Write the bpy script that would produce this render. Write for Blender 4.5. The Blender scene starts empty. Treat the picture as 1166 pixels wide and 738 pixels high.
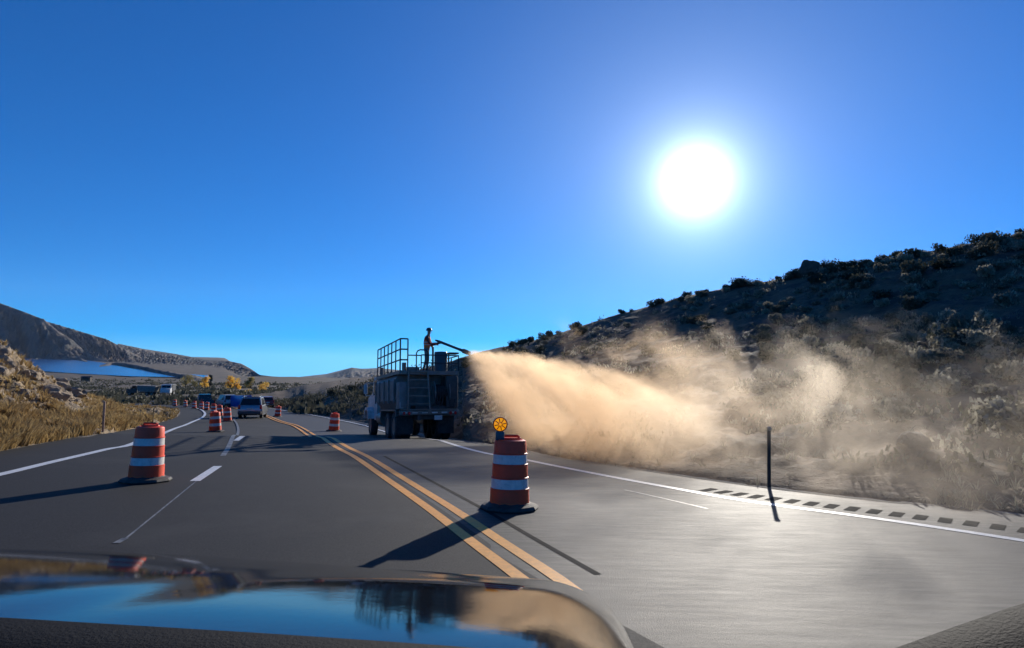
import bpy, bmesh, math, random
from mathutils import Vector, Matrix, noise
random.seed(7)
R = math.radians
sc = bpy.context.scene
col = sc.collection

# ------------------------------------------------------------------ camera
F = 700.0; CX, CY = 583.0, 369.0; HOR = 410.0; ROLL = 0.021
CAMZ = 1.6
pitch = math.atan2(HOR - CY, F)
rho = math.asin(ROLL)
fwd = Vector((0, math.cos(pitch), math.sin(pitch)))
rgt = Vector((math.cos(rho), -math.sin(rho) * math.sin(pitch), math.sin(rho) * math.cos(pitch))).normalized()
upv = rgt.cross(fwd).normalized()
cd = bpy.data.cameras.new('camera'); cam = bpy.data.objects.new('camera', cd); col.objects.link(cam)
cd.sensor_width = 36; cd.lens = 36 * F / 1166; cd.clip_start = 0.05; cd.clip_end = 30000
M3 = Matrix((rgt, upv, -fwd)).transposed()
cam.matrix_world = Matrix.Translation((0, 0, CAMZ)) @ M3.to_4x4()
sc.camera = cam

# ------------------------------------------------------------------ sky, sun, exposure
SUN_AZ, SUN_EL = 21.0, 16.2          # degrees right of straight ahead, degrees up
w = bpy.data.worlds.new('World'); sc.world = w; w.use_nodes = True
nt = w.node_tree; nt.nodes.clear()
N = nt.nodes.new; Lk = nt.links.new
def wmath(op, a, b=None, c=None):
    n = N('ShaderNodeMath'); n.operation = op
    for i, v in enumerate((a, b, c)):
        if v is None: continue
        if isinstance(v, (int, float)): n.inputs[i].default_value = v
        else: Lk(v, n.inputs[i])
    return n.outputs[0]
geo = N('ShaderNodeTexCoord')
sep = N('ShaderNodeSeparateXYZ'); Lk(geo.outputs['Generated'], sep.inputs[0])
zc = wmath('MULTIPLY_ADD', wmath('MAXIMUM', sep.outputs[2], 0.0), 0.94, 0.07)
comb = N('ShaderNodeCombineXYZ'); Lk(sep.outputs[0], comb.inputs[0]); Lk(sep.outputs[1], comb.inputs[1]); Lk(zc, comb.inputs[2])
sky = N('ShaderNodeTexSky'); sky.sky_type = 'NISHITA'; sky.sun_disc = False
sky.sun_elevation = R(SUN_EL); sky.sun_rotation = R(SUN_AZ)
sky.altitude = 2500; sky.air_density = 1.0; sky.dust_density = 0.08; sky.ozone_density = 3.0
Lk(comb.outputs[0], sky.inputs['Vector'])
hs = N('ShaderNodeHueSaturation'); hs.inputs['Saturation'].default_value = 1.7; hs.inputs['Hue'].default_value = 0.513; Lk(sky.outputs[0], hs.inputs['Color'])
# aureole and disc of the sun itself, by angle from its direction
sd = Vector((math.sin(R(16.6)) * math.cos(R(16.1)), math.cos(R(16.6)) * math.cos(R(16.1)), math.sin(R(16.1))))
nrm = N('ShaderNodeVectorMath'); nrm.operation = 'NORMALIZE'; Lk(geo.outputs['Generated'], nrm.inputs[0])
dot = N('ShaderNodeVectorMath'); dot.operation = 'DOT_PRODUCT'; Lk(nrm.outputs[0], dot.inputs[0]); dot.inputs[1].default_value = sd
ang = wmath('ARCCOSINE', wmath('MINIMUM', dot.outputs['Value'], 0.9999999))     # radians
def gauss(sig, amp):
    q = wmath('DIVIDE', ang, sig); q = wmath('MULTIPLY', q, q); q = wmath('MULTIPLY', q, -1.0)
    return wmath('MULTIPLY', wmath('EXPONENT', q), amp)
glow = wmath('ADD', wmath('DIVIDE', 0.0026, wmath('ADD', wmath('MULTIPLY', ang, ang), 0.00025)), gauss(0.34, 0.09))
gc = N('ShaderNodeCombineColor'); Lk(wmath('MULTIPLY', glow, 0.80), gc.inputs[0]); Lk(wmath('MULTIPLY', glow, 0.93), gc.inputs[1]); Lk(glow, gc.inputs[2])
bg1 = N('ShaderNodeBackground'); Lk(hs.outputs[0], bg1.inputs[0]); bg1.inputs[1].default_value = 0.105
bg2 = N('ShaderNodeBackground'); Lk(gc.outputs[0], bg2.inputs[0]); bg2.inputs[1].default_value = 1.0
ad = N('ShaderNodeAddShader'); Lk(bg1.outputs[0], ad.inputs[0]); Lk(bg2.outputs[0], ad.inputs[1])
wo = N('ShaderNodeOutputWorld'); Lk(ad.outputs[0], wo.inputs[0])
sl = bpy.data.lights.new('sun', 'SUN'); sl.energy = 4.2; sl.angle = R(0.53); sl.color = (1.0, 0.93, 0.82)
so = bpy.data.objects.new('sun', sl); col.objects.link(so)
ldir = Vector((math.sin(R(SUN_AZ)) * math.cos(R(SUN_EL)), math.cos(R(SUN_AZ)) * math.cos(R(SUN_EL)), math.sin(R(SUN_EL))))
so.rotation_euler = ldir.to_track_quat('Z', 'Y').to_euler(); so.location = (20, 40, 40)
sc.view_settings.view_transform = 'Standard'; sc.view_settings.look = 'None'
sc.view_settings.exposure = 0.45; sc.view_settings.gamma = 1; sc.view_settings.use_curve_mapping = False
cy = sc.cycles
cy.volume_bounces = 5; cy.volume_step_rate = 0.25; cy.volume_max_steps = 256
cy.max_bounces = 8; cy.diffuse_bounces = 3; cy.glossy_bounces = 3; cy.transparent_max_bounces = 12
cy.caustics_reflective = False; cy.sample_clamp_indirect = 6
try: cy.use_denoising = True
except Exception: pass

# ------------------------------------------------------------------ helpers
def lerp(a, b, t): return a + (b - a) * t
def smooth(a, b, x):
    t = min(1, max(0, (x - a) / (b - a))); return t * t * (3 - 2 * t)
def interp(tab, x):
    if x <= tab[0][0]: return tab[0][1]
    for (x0, y0), (x1, y1) in zip(tab, tab[1:]):
        if x <= x1: return y0 + (y1 - y0) * (x - x0) / (x1 - x0)
    return tab[-1][1]
def zr(y):                                   # long profile of the road and the valley below it
    if y < -60: return 3.12
    if y < 20: return -0.052 * y
    return interp([(20, -1.04), (22, -1.26), (25, -1.69), (29, -2.06), (36, -2.62), (48, -3.42), (90, -6.2), (180, -10.2), (400, -20), (700, -32), (1000, -42), (1200, -44), (9000, -44)], y)
def ray(px, py):
    return (fwd * F + rgt * (px - CX) - upv * (py - CY)).normalized()
def at(px, py, depth):                       # point at forward distance depth seen at a pixel
    d = ray(px, py); return Vector((0, 0, CAMZ)) + d * (depth / d.y)
def gp(px, py, surf=zr, zoff=0.0, far=9000):
    d = ray(px, py); lo, hi = 0.5, far
    f = lambda t: CAMZ + d.z * t - surf(d.y * t) - zoff
    t = lo
    while t < hi and f(t) > 0: t *= 1.04
    lo, hi = t / 1.04, t
    for _ in range(40):
        m = (lo + hi) / 2
        if f(m) > 0: lo = m
        else: hi = m
    p = Vector((0, 0, CAMZ)) + d * hi
    return p
def nz(x, y, z=0.0, o=4): return noise.fractal(Vector((x, y, z)), 0.9, 2.1, o)

class MB:
    def __init__(s): s.v = []; s.f = []; s.m = []
    def add(s, vs, fs, m=0):
        b = len(s.v); s.v += [tuple(v) for v in vs]
        for f in fs: s.f.append(tuple(i + b for i in f)); s.m.append(m)
        return s
    def box(s, c, d, rot=None, m=0, ch=0.0):
        x, y, z = d[0] / 2, d[1] / 2, d[2] / 2
        if ch <= 0:
            vs = [Vector((i * x, j * y, k * z)) for k in (-1, 1) for j in (-1, 1) for i in (-1, 1)]
            fs = [(0, 2, 3, 1), (4, 5, 7, 6), (0, 1, 5, 4), (2, 6, 7, 3), (0, 4, 6, 2), (1, 3, 7, 5)]
        else:
            bm = bmesh.new(); bmesh.ops.create_cube(bm, size=1)
            bmesh.ops.scale(bm, vec=d, verts=bm.verts)
            bmesh.ops.bevel(bm, geom=list(bm.edges), offset=min(ch, min(d) * 0.45), segments=2, affect='EDGES', profile=0.5)
            bm.verts.index_update()
            vs = [v.co.copy() for v in bm.verts]; fs = [[v.index for v in f.verts] for f in bm.faces]; bm.free()
        if rot is not None: vs = [rot @ v for v in vs]
        c = Vector(c); return s.add([v + c for v in vs], fs, m)
    def cyl(s, a, b, r0, r1=None, n=12, m=0, cap=True):
        a, b = Vector(a), Vector(b); r1 = r0 if r1 is None else r1
        q = (b - a).to_track_quat('Z', 'Y')
        vs = []
        for p, r in ((a, r0), (b, r1)):
            for i in range(n):
                t = 2 * math.pi * i / n; vs.append(p + q @ Vector((r * math.cos(t), r * math.sin(t), 0)))
        fs = [(i, (i + 1) % n, n + (i + 1) % n, n + i) for i in range(n)]
        if cap: fs += [tuple(range(n - 1, -1, -1)), tuple(range(n, 2 * n))]
        return s.add(vs, fs, m)
    def tube(s, pts, r, n=8, m=0):
        for a, b in zip(pts, pts[1:]): s.cyl(a, b, r, r, n, m)
        return s
    def lathe(s, prof, n=32, m=0, c=(0, 0, 0), mats=None, rot=None):
        c = Vector(c); vs = []; fs = []
        for r, z in prof:
            for i in range(n):
                t = 2 * math.pi * i / n; p = Vector((r * math.cos(t), r * math.sin(t), z))
                if rot is not None: p = rot @ p
                vs.append(p + c)
        b = len(s.v); s.v += [tuple(v) for v in vs]
        for k in range(len(prof) - 1):
            for i in range(n):
                j = (i + 1) % n
                s.f.append((b + k * n + i, b + k * n + j, b + (k + 1) * n + j, b + (k + 1) * n + i)); s.m.append(mats[k] if mats else m)
        return s
    def ball(s, c, r, n=12, m=0, sc3=(1, 1, 1)):
        prof = [(r * math.sin(math.pi * k / (n // 2)) + 1e-5, -r * math.cos(math.pi * k / (n // 2))) for k in range(n // 2 + 1)]
        return s.lathe(prof, n, m, c, rot=Matrix.Diagonal(sc3))
    def prism(s, poly, x0, x1, m=0):            # poly in (y,z), extruded along x
        n = len(poly); vs = [(x0, p[0], p[1]) for p in poly] + [(x1, p[0], p[1]) for p in poly]
        fs = [(i, (i + 1) % n, n + (i + 1) % n, n + i) for i in range(n)] + [tuple(range(n - 1, -1, -1)), tuple(range(n, 2 * n))]
        return s.add(vs, fs, m)
    def build(s, name, mats, parent=None, smoothf=False, loc=None):
        me = bpy.data.meshes.new(name); me.from_pydata(s.v, [], s.f)
        for mt in (mats if isinstance(mats, (list, tuple)) else [mats]): me.materials.append(mt)
        me.polygons.foreach_set('material_index', s.m)
        bm = bmesh.new(); bm.from_mesh(me); bmesh.ops.recalc_face_normals(bm, faces=bm.faces); bm.to_mesh(me); bm.free()
        if smoothf:
            me.polygons.foreach_set('use_smooth', [True] * len(me.polygons))
            try: me.set_sharp_from_angle(angle=R(smoothf if smoothf > 1 else 40))
            except Exception: pass
        me.update()
        o = bpy.data.objects.new(name, me); col.objects.link(o)
        if parent: o.parent = parent
        if loc is not None: o.location = loc
        return o
def tag(o, label=None, cat=None, group=None, kind=None):
    if label: o['label'] = label
    if cat: o['category'] = cat
    if group: o['group'] = group
    if kind: o['kind'] = kind
    return o
def empty(name, loc=(0, 0, 0), rz=0.0, rx=0.0):
    o = bpy.data.objects.new(name, None); col.objects.link(o); o.location = loc; o.rotation_euler = (rx, 0, rz); o.empty_display_size = 0.2; return o
def copy_tree(o, parent=None):
    c = o.copy(); col.objects.link(c)
    if parent: c.parent = parent
    for ch in list(o.children): copy_tree(ch, c)
    return c

# ------------------------------------------------------------------ materials
MT = {}
def mat(name, c, rough=0.7, metal=0.0, c2=None, scale=8.0, detail=6, bump=0.0, bscale=None, spec=0.5, contrast=(0.35, 0.65), c3=None, scale3=1.0, rvar=0.0, coat=0.0, stretch=None, c3cov=(0.5, 0.62), bdist=0.02):
    m = bpy.data.materials.new(name); m.use_nodes = True; t = m.node_tree; b = t.nodes['Principled BSDF']
    b.inputs['Base Color'].default_value = (*c, 1); b.inputs['Roughness'].default_value = rough; b.inputs['Metallic'].default_value = metal
    b.inputs['Specular IOR Level'].default_value = spec; b.inputs['Coat Weight'].default_value = coat; b.inputs['Coat Roughness'].default_value = 0.04
    tc = t.nodes.new('ShaderNodeTexCoord'); vec = tc.outputs['Object']
    if stretch:
        mp = t.nodes.new('ShaderNodeMapping'); mp.inputs['Scale'].default_value = stretch[0]; mp.inputs['Rotation'].default_value = stretch[1]
        t.links.new(vec, mp.inputs[0]); svec = mp.outputs[0]
    else: svec = vec
    def nzn(sc_, v=None, det=detail):
        n = t.nodes.new('ShaderNodeTexNoise'); n.inputs['Scale'].default_value = sc_; n.inputs['Detail'].default_value = det; n.inputs['Roughness'].default_value = 0.6
        t.links.new(v or vec, n.inputs['Vector']); return n.outputs[0]
    def rng(x, a, b_, lo=0.0, hi=1.0):
        n = t.nodes.new('ShaderNodeMapRange'); n.inputs[1].default_value = a; n.inputs[2].default_value = b_; n.inputs[3].default_value = lo; n.inputs[4].default_value = hi
        t.links.new(x, n.inputs[0]); return n.outputs[0]
    last = None
    if c2:
        mx = t.nodes.new('ShaderNodeMix'); mx.data_type = 'RGBA'; mx.inputs[6].default_value = (*c, 1); mx.inputs[7].default_value = (*c2, 1)
        t.links.new(rng(nzn(scale, svec), *contrast), mx.inputs[0]); last = mx.outputs[2]
    if c3:
        mx = t.nodes.new('ShaderNodeMix'); mx.data_type = 'RGBA'; mx.inputs[7].default_value = (*c3, 1)
        if last: t.links.new(last, mx.inputs[6])
        else: mx.inputs[6].default_value = (*c, 1)
        t.links.new(rng(nzn(scale3), *c3cov), mx.inputs[0]); last = mx.outputs[2]
    if last: t.links.new(last, b.inputs['Base Color'])
    if rvar: t.links.new(rng(nzn(scale * 0.7, svec), 0.3, 0.7, rough - rvar, rough + rvar), b.inputs['Roughness'])
    if bump:
        bn = t.nodes.new('ShaderNodeBump'); bn.inputs['Strength'].default_value = bump; bn.inputs['Distance'].default_value = bdist
        t.links.new(nzn(bscale or scale * 3), bn.inputs['Height']); t.links.new(bn.outputs[0], b.inputs['Normal'])
    MT[name] = m; return m
mat('asphalt_new', (0.008, 0.0083, 0.009), 0.82, c2=(0.036, 0.036, 0.037), scale=70, bump=0.5, bscale=160, bdist=0.006, c3=(0.040, 0.039, 0.038), scale3=0.5, c3cov=(0.5, 0.75), rvar=0.05, spec=0.22)
mat('asphalt_old', (0.030, 0.030, 0.030), 0.68, c2=(0.068, 0.066, 0.063), scale=10, bump=0.6, bscale=110, bdist=0.008, c3=(0.045, 0.045, 0.047), scale3=0.6, c3cov=(0.5, 0.7), rvar=0.03, spec=0.26, stretch=((0.25, 1.8, 1), (0, 0, R(-38))))
mat('white_paint', (0.74, 0.74, 0.72), 0.5, c2=(0.50, 0.50, 0.48), scale=14, bump=0.3, bscale=150, bdist=0.004, c3=(0.2, 0.2, 0.2), scale3=30, c3cov=(0.63, 0.7))
mat('worn_paint', (0.22, 0.22, 0.21), 0.6, c2=(0.07, 0.07, 0.07), scale=9, contrast=(0.4, 0.6))
mat('yellow_paint', (0.85, 0.36, 0.025), 0.6, c2=(0.68, 0.28, 0.025), scale=14, bump=0.3, bscale=150, bdist=0.004, c3=(0.18, 0.12, 0.05), scale3=35, c3cov=(0.64, 0.7))
mat('tar', (0.012, 0.012, 0.012), 0.95, spec=0.1, c2=(0.03, 0.03, 0.03), scale=6)
mat('soil', (0.075, 0.052, 0.035), 0.95, c2=(0.125, 0.09, 0.06), scale=0.05, detail=12, bump=0.6, bscale=2.0, bdist=0.3, c3=(0.06, 0.05, 0.032), scale3=0.022, c3cov=(0.48, 0.58))
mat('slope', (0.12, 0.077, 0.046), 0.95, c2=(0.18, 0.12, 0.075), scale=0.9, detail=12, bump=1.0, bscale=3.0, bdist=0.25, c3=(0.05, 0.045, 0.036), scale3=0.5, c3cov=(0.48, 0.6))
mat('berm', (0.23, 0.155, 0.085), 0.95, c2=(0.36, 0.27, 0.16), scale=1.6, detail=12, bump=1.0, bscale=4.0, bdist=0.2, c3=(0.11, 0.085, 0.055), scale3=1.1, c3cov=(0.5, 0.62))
mat('mountain', (0.24, 0.185, 0.135), 0.95, c2=(0.10, 0.09, 0.08), scale=0.006, detail=12, bump=1.0, bscale=0.02, bdist=30, c3=(0.085, 0.085, 0.075), scale3=0.0035, c3cov=(0.5, 0.56))
mat('water', (0.012, 0.075, 0.22), 0.18, bump=0.25, bscale=0.05, bdist=1.0, c2=(0.02, 0.12, 0.32), scale=0.006)
mat('gravel', (0.10, 0.09, 0.078), 0.95, c2=(0.19, 0.17, 0.145), scale=30, bump=0.8, bscale=60, bdist=0.02)
mat('rock', (0.40, 0.31, 0.21), 0.9, c2=(0.24, 0.18, 0.12), scale=4, bump=0.8, bscale=9, bdist=0.08)
mat('dark_rock', (0.11, 0.09, 0.07), 0.9, c2=(0.06, 0.05, 0.042), scale=3, bump=0.8, bscale=6, bdist=0.08)
mat('orange_plastic', (0.95, 0.075, 0.02), 0.5, c2=(0.88, 0.065, 0.018), scale=5, c3=(0.34, 0.06, 0.03), scale3=14, c3cov=(0.64, 0.74), rvar=0.08)
mat('reflective_white', (0.80, 0.76, 0.70), 0.4, c2=(0.64, 0.60, 0.55), scale=12, c3=(0.3, 0.29, 0.28), scale3=14, c3cov=(0.6, 0.7))
mat('rubber', (0.022, 0.022, 0.023), 0.75, c2=(0.06, 0.055, 0.05), scale=9, bump=0.3, bscale=40)
mat('truck_grey', (0.27, 0.26, 0.24), 0.6, c2=(0.17, 0.155, 0.135), scale=3, c3=(0.23, 0.19, 0.13), scale3=2.2, c3cov=(0.55, 0.7), metal=0.1)
mat('truck_dark', (0.05, 0.05, 0.052), 0.55, c2=(0.085, 0.078, 0.07), scale=4)
mat('truck_steel', (0.22, 0.22, 0.21), 0.45, metal=0.5, c2=(0.2, 0.17, 0.13), scale=6)
mat('rail_metal', (0.05, 0.055, 0.06), 0.45, metal=0.3)
mat('tank_teal', (0.04, 0.08, 0.10), 0.4)
mat('truck_white', (0.70, 0.70, 0.69), 0.4, c2=(0.5, 0.47, 0.42), scale=5)
mat('glass_dark', (0.012, 0.014, 0.017), 0.08, spec=0.6)
mat('red_lens', (0.55, 0.012, 0.012), 0.25)
mat('silver_paint', (0.30, 0.32, 0.35), 0.3, metal=0.6, coat=0.6)
mat('black_paint', (0.015, 0.016, 0.018), 0.25, coat=0.6)
mat('blue_paint', (0.02, 0.10, 0.42), 0.3, coat=0.6)
mat('red_paint', (0.42, 0.03, 0.02), 0.3, coat=0.6)
mat('chrome', (0.6, 0.6, 0.6), 0.2, metal=1.0)
mat('hood_paint', (0.008, 0.009, 0.011), 0.05, coat=0.0, spec=0.16, bump=0.14, bscale=45, bdist=0.0008)
mat('dash_plastic', (0.005, 0.005, 0.006), 0.8, spec=0.12, bump=1.0, bscale=260, bdist=0.002)
mat('grille_plastic', (0.42, 0.43, 0.43), 0.55)
mat('vest', (0.92, 0.20, 0.05), 0.75); mat('trousers', (0.20, 0.19, 0.17), 0.9); mat('skin', (0.42, 0.26, 0.18), 0.6)
mat('shirt', (0.10, 0.03, 0.045), 0.85); mat('helmet', (0.05, 0.05, 0.06), 0.35); mat('boots', (0.04, 0.03, 0.025), 0.7)
mat('wood_post', (0.45, 0.30, 0.22), 0.85, c2=(0.33, 0.22, 0.16), scale=8)
mat('steel_post', (0.05, 0.045, 0.04), 0.6, metal=0.4)
mat('bark', (0.10, 0.075, 0.055), 0.9)
def leafmat(name, c, c2, trans=0.35, scale=3.0):
    m = bpy.data.materials.new(name); m.use_nodes = True; t = m.node_tree; b = t.nodes['Principled BSDF']; o = t.nodes['Material Output']
    tc = t.nodes.new('ShaderNodeTexCoord'); n = t.nodes.new('ShaderNodeTexNoise'); n.inputs['Scale'].default_value = scale; n.inputs['Detail'].default_value = 4
    t.links.new(tc.outputs['Object'], n.inputs['Vector'])
    oi = t.nodes.new('ShaderNodeObjectInfo')
    ad_ = t.nodes.new('ShaderNodeMath'); ad_.operation = 'MULTIPLY_ADD'; ad_.inputs[1].default_value = 0.35; t.links.new(oi.outputs['Random'], ad_.inputs[0]); t.links.new(n.outputs[0], ad_.inputs[2])
    r = t.nodes.new('ShaderNodeMapRange'); r.inputs[1].default_value = 0.45; r.inputs[2].default_value = 0.85; t.links.new(ad_.outputs[0], r.inputs[0])
    mx = t.nodes.new('ShaderNodeMix'); mx.data_type = 'RGBA'; mx.inputs[6].default_value = (*c, 1); mx.inputs[7].default_value = (*c2, 1)
    t.links.new(r.outputs[0], mx.inputs[0]); t.links.new(mx.outputs[2], b.inputs['Base Color']); b.inputs['Roughness'].default_value = 0.85
    tr = t.nodes.new('ShaderNodeBsdfTranslucent'); t.links.new(mx.outputs[2], tr.inputs[0])
    ms = t.nodes.new('ShaderNodeMixShader'); ms.inputs[0].default_value = trans
    t.links.new(b.outputs[0], ms.inputs[1]); t.links.new(tr.outputs[0], ms.inputs[2]); t.links.new(ms.outputs[0], o.inputs[0])
    MT[name] = m; return m
leafmat('sage_leaf', (0.15, 0.14, 0.105), (0.42, 0.38, 0.28), 0.4)
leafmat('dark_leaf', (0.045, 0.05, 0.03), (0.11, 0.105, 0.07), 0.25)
leafmat('grass_blade', (0.30, 0.19, 0.075), (0.58, 0.44, 0.21), 0.4, 1.2)
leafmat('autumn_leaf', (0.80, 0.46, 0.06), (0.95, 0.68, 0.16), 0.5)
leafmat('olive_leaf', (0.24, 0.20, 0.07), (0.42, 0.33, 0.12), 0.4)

# ------------------------------------------------------------------ curves
def catmull(pts, step):
    pts = [Vector(p) for p in pts]; P = [pts[0] * 2 - pts[1]] + pts + [pts[-1] * 2 - pts[-2]]; out = []
    for i in range(1, len(P) - 2):
        n = max(2, int((P[i + 1] - P[i]).length / step)); n = min(n, 60)
        for k in range(n):
            t = k / n; a, b, c, d = P[i - 1], P[i], P[i + 1], P[i + 2]
            out.append(0.5 * ((2 * b) + (c - a) * t + (2 * a - 5 * b + 4 * c - d) * t * t + (3 * b - a - 3 * c + d) * t ** 3))
    out.append(pts[-1]); return out
def gxy(p):
    v = gp(*p); return Vector((v.x, v.y, 0))
# stations: (left edge, centre line, right edge) as seen, unprojected on the road surface
stations = [((0, 514), (617, 661), (1166, 588)),
            ((38, 507), (553, 616), (1000, 571)),
            ((80, 499), (500, 578), (850, 553)),
            ((110, 495), (442, 540), (700, 531)),
            ((135, 491), (411, 520), (600, 514.5)),
            ((158, 487), (375, 500), (510, 499)),
            ((178, 482), (340, 487), (420, 482.5)),
            ((194, 477.5), (318, 480), (360, 472.5)),
            ((203, 473.5), (300, 473), (330, 467.5)),
            ((205, 469), (283, 468.5), (300, 463)),
            ((201, 466), (262, 464.5), (275, 460.3)),
            ((192, 464), (236, 461.5), (250, 458.7)),
            ((175, 463.2), (205, 460.0), (215, 457.4)),
            ((135, 462.8), (150, 458.6), (160, 456.2)),
            ((60, 462), (60, 457.6), (60, 455.2))]
eL = [gxy(s[0]) for s in stations]; eC = [gxy(s[1]) for s in stations]; eR = [gxy(s[2]) for s in stations]
def back(e, d1, n=3):                        # carry each edge on, behind the car
    a = e[0]; out = []
    for k in range(n, 0, -1): out.append(a + d1 * k)
    return out + e
eL = back(eL, Vector((2.2, -8.5, 0))); eC = back(eC, Vector((4.0, -7.5, 0))); eR = back(eR, Vector((5.6, -6.6, 0)))
NSUB = 24
def seg(e, fine):                             # equal number of samples in each interval so the edges pair up
    P = [e[0] * 2 - e[1]] + e + [e[-1] * 2 - e[-2]]; out = []
    for i in range(1, len(P) - 2):
        for k in range(fine):
            t = k / fine; a, b, c, d = P[i - 1], P[i], P[i + 1], P[i + 2]
            out.append(0.5 * ((2 * b) + (c - a) * t + (2 * a - 5 * b + 4 * c - d) * t * t + (3 * b - a - 3 * c + d) * t ** 3))
    out.append(e[-1]); return out
sL, sC, sR = seg(eL, NSUB), seg(eC, NSUB), seg(eR, NSUB)
def road_strip(A, B, n, mi, mb, z=0.0):
    vs = []; fs = []
    for a, b in zip(A, B):
        for k in range(n + 1):
            p = a.lerp(b, k / n); vs.append((p.x, p.y, zr(p.y) + z))
    for i in range(len(A) - 1):
        for k in range(n): q = i * (n + 1) + k; fs.append((q, q + 1, q + n + 2, q + n + 1))
    mb.add(vs, fs, mi)
mb = MB(); road_strip(sL, sC, 10, 0, mb); road_strip(sC, sR, 8, 1, mb)
road = mb.build('road', [MT['asphalt_new'], MT['asphalt_old']]); tag(road, 'dark grey two lane asphalt road curving left ahead', 'road', kind='structure')
def stripe(pts, off, width, m, name, z=0.012, dash=None, keep=None, px=True, group=None):
    c = catmull([gxy(p) for p in pts] if px else pts, 0.4); mbs = MB(); L = 0; run = []
    def flush():
        if len(run) > 1:
            vs = []; fs = []
            for p, t in run:
                nrm_ = Vector((t.y, -t.x, 0))
                for s in (-1, 1):
                    q = p + nrm_ * (off + s * width / 2); vs.append((q.x, q.y, zr(q.y) + z * 0.4 + 0.0012 * max(0, q.y - 16)))
            for i in range(len(run) - 1): fs.append((2 * i, 2 * i + 1, 2 * i + 3, 2 * i + 2))
            mbs.add(vs, fs)
    for i in range(len(c)):
        t = (c[min(i + 1, len(c) - 1)] - c[max(i - 1, 0)]).normalized()
        if i: L += (c[i] - c[i - 1]).length
        on = True if not dash else (L % dash[0]) < dash[1]
        if on: run.append((c[i], t))
        else: flush(); run = []
    flush()
    o = mbs.build(name, m); tag(o, kind='structure'); return o
lw = [(-120, 567), (0, 540.5), (60, 526), (120, 512), (160, 501.5), (194, 490.5), (218, 481.5), (231, 475.5), (233, 470.5), (227, 466.3), (217, 464.6), (195, 463.4), (160, 462.2)]
stripe(lw, 0, 0.20, MT['white_paint'], 'road_marking')
rw = [(1400, 655), (1166, 616), (1000, 591), (850, 570.5), (750, 553), (680, 540), (600, 524), (510, 504.5), (420, 486.5), (365, 475), (330, 469.2), (300, 464.8), (262, 461), (215, 458), (160, 456.7)]
stripe(rw, 0, 0.17, MT['white_paint'], 'road_marking')
yl = [(650, 690)] + [s[1] for s in stations]
stripe(yl, -0.155, 0.14, MT['yellow_paint'], 'road_marking'); stripe(yl, 0.155, 0.14, MT['yellow_paint'], 'road_marking')
stripe(yl[1:6], 0.55, 0.07, MT['tar'], 'road_seam', z=0.006)
stripe([(150, 617), (185, 580), (222, 548), (248, 531)][2:], 0, 0.16, MT['white_paint'], 'road_marking')
stripe([(269, 502), (276, 497)], 0, 0.16, MT['white_paint'], 'road_marking')
stripe([(132, 619), (143, 613)], 0, 0.07, MT['worn_paint'], 'road_marking')
stripe([(140, 614), (222, 548)], 0.02, 0.025, MT['worn_paint'], 'road_seam', z=0.006)
stripe([(254, 519), (262, 505), (271, 493), (270, 484), (266, 478)], 0, 0.12, MT['worn_paint'], 'road_marking', z=0.008)
stripe([(640, 543), (730, 562), (830, 585), (900, 600)], 0, 0.06, MT['worn_paint'], 'road_marking', z=0.007, dash=(0.5, 0.3))
# rumble strip slots drawn as flat dark patches on the shoulder
c = catmull([gxy(p) for p in [(1500, 650), (1166, 604), (1050, 589.5), (950, 577), (860, 565.5), (800, 557)]], 0.45)
mb = MB(); L = 0; nx = 0
for a, b in zip(c, c[1:]):
    seglen = (b - a).length; t = (b - a).normalized(); nr = Vector((t.y, -t.x, 0))
    while nx < L + seglen:
        p = a + t * (nx - L); vs = []
        for i, j in ((-1, -1), (1, -1), (1, 1), (-1, 1)):
            q = p + t * 0.075 * i + nr * 0.21 * j; vs.append((q.x, q.y, zr(q.y) + 0.004))
        mb.add(vs, [(0, 1, 2, 3)]); nx += 0.28
    L += seglen
tag(mb.build('rumble_strip', MT['tar']), kind='structure')

# ------------------------------------------------------------------ ground sheet to the horizon
def lake_poly():
    surf = lambda y: -43.6
    top = [(30, 405.5), (60, 407), (93, 409.5), (115, 413), (150, 420), (175, 423), (199, 425.5), (240, 428.2)]
    bot = [(240, 430.2), (206, 430), (150, 429), (93, 426), (47, 423), (10, 420), (-200, 418)]
    tl = [(-200, 400)]
    return [gp(*p, surf=surf, far=9500) for p in tl + top + bot]
lk = lake_poly()
def gheight(x, y):
    r = math.hypot(x, y); d = y if y > 0 else y
    if r > 60: d = lerp(y, r * (1 if y > 0 else -0.3), smooth(60, 300, r))
    z = zr(d) if d > -60 else 3.1
    z += nz(x * 0.02, y * 0.02) * 1.2 * smooth(60, 250, r) + nz(x * 0.004, y * 0.004, 3) * 5 * smooth(250, 600, r) * (1 - smooth(800, 1000, r))
    if r < 120: z -= 0.10
    azp = CX + F * x / max(y, 1)              # valley drops away beyond the low plateau
    if y > 0 and r > 1300:
        z -= (r - 1400) * 0.06 * smooth(255, 300, azp) if r > 1400 else 0
        z += 3 * nz(x * 0.003, y * 0.003, 9) * smooth(290, 330, azp)
    return z
mb = MB(); rings = [2.0]
while rings[-1] < 8500: rings.append(rings[-1] * 1.045)
angs = [R(a) for a in [-180, -160, -140, -120, -100, -85, -75]] + [R(-70 + 140 * i / 320) for i in range(321)] + [R(a) for a in [75, 85, 100, 120, 140, 160]]
vs = [(0, 0, gheight(0, 0))]; na = len(angs)
for r in rings:
    for a in angs:
        x, y = r * math.sin(a), r * math.cos(a); vs.append((x, y, gheight(x, y)))
fs = [(0, 1 + i, 1 + (i + 1) % na) for i in range(na)]
for k in range(len(rings) - 1):
    for i in range(na):
        j = (i + 1) % na; b = 1 + k * na; fs.append((b + i, b + na + i, b + na + j, b + j))
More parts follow.
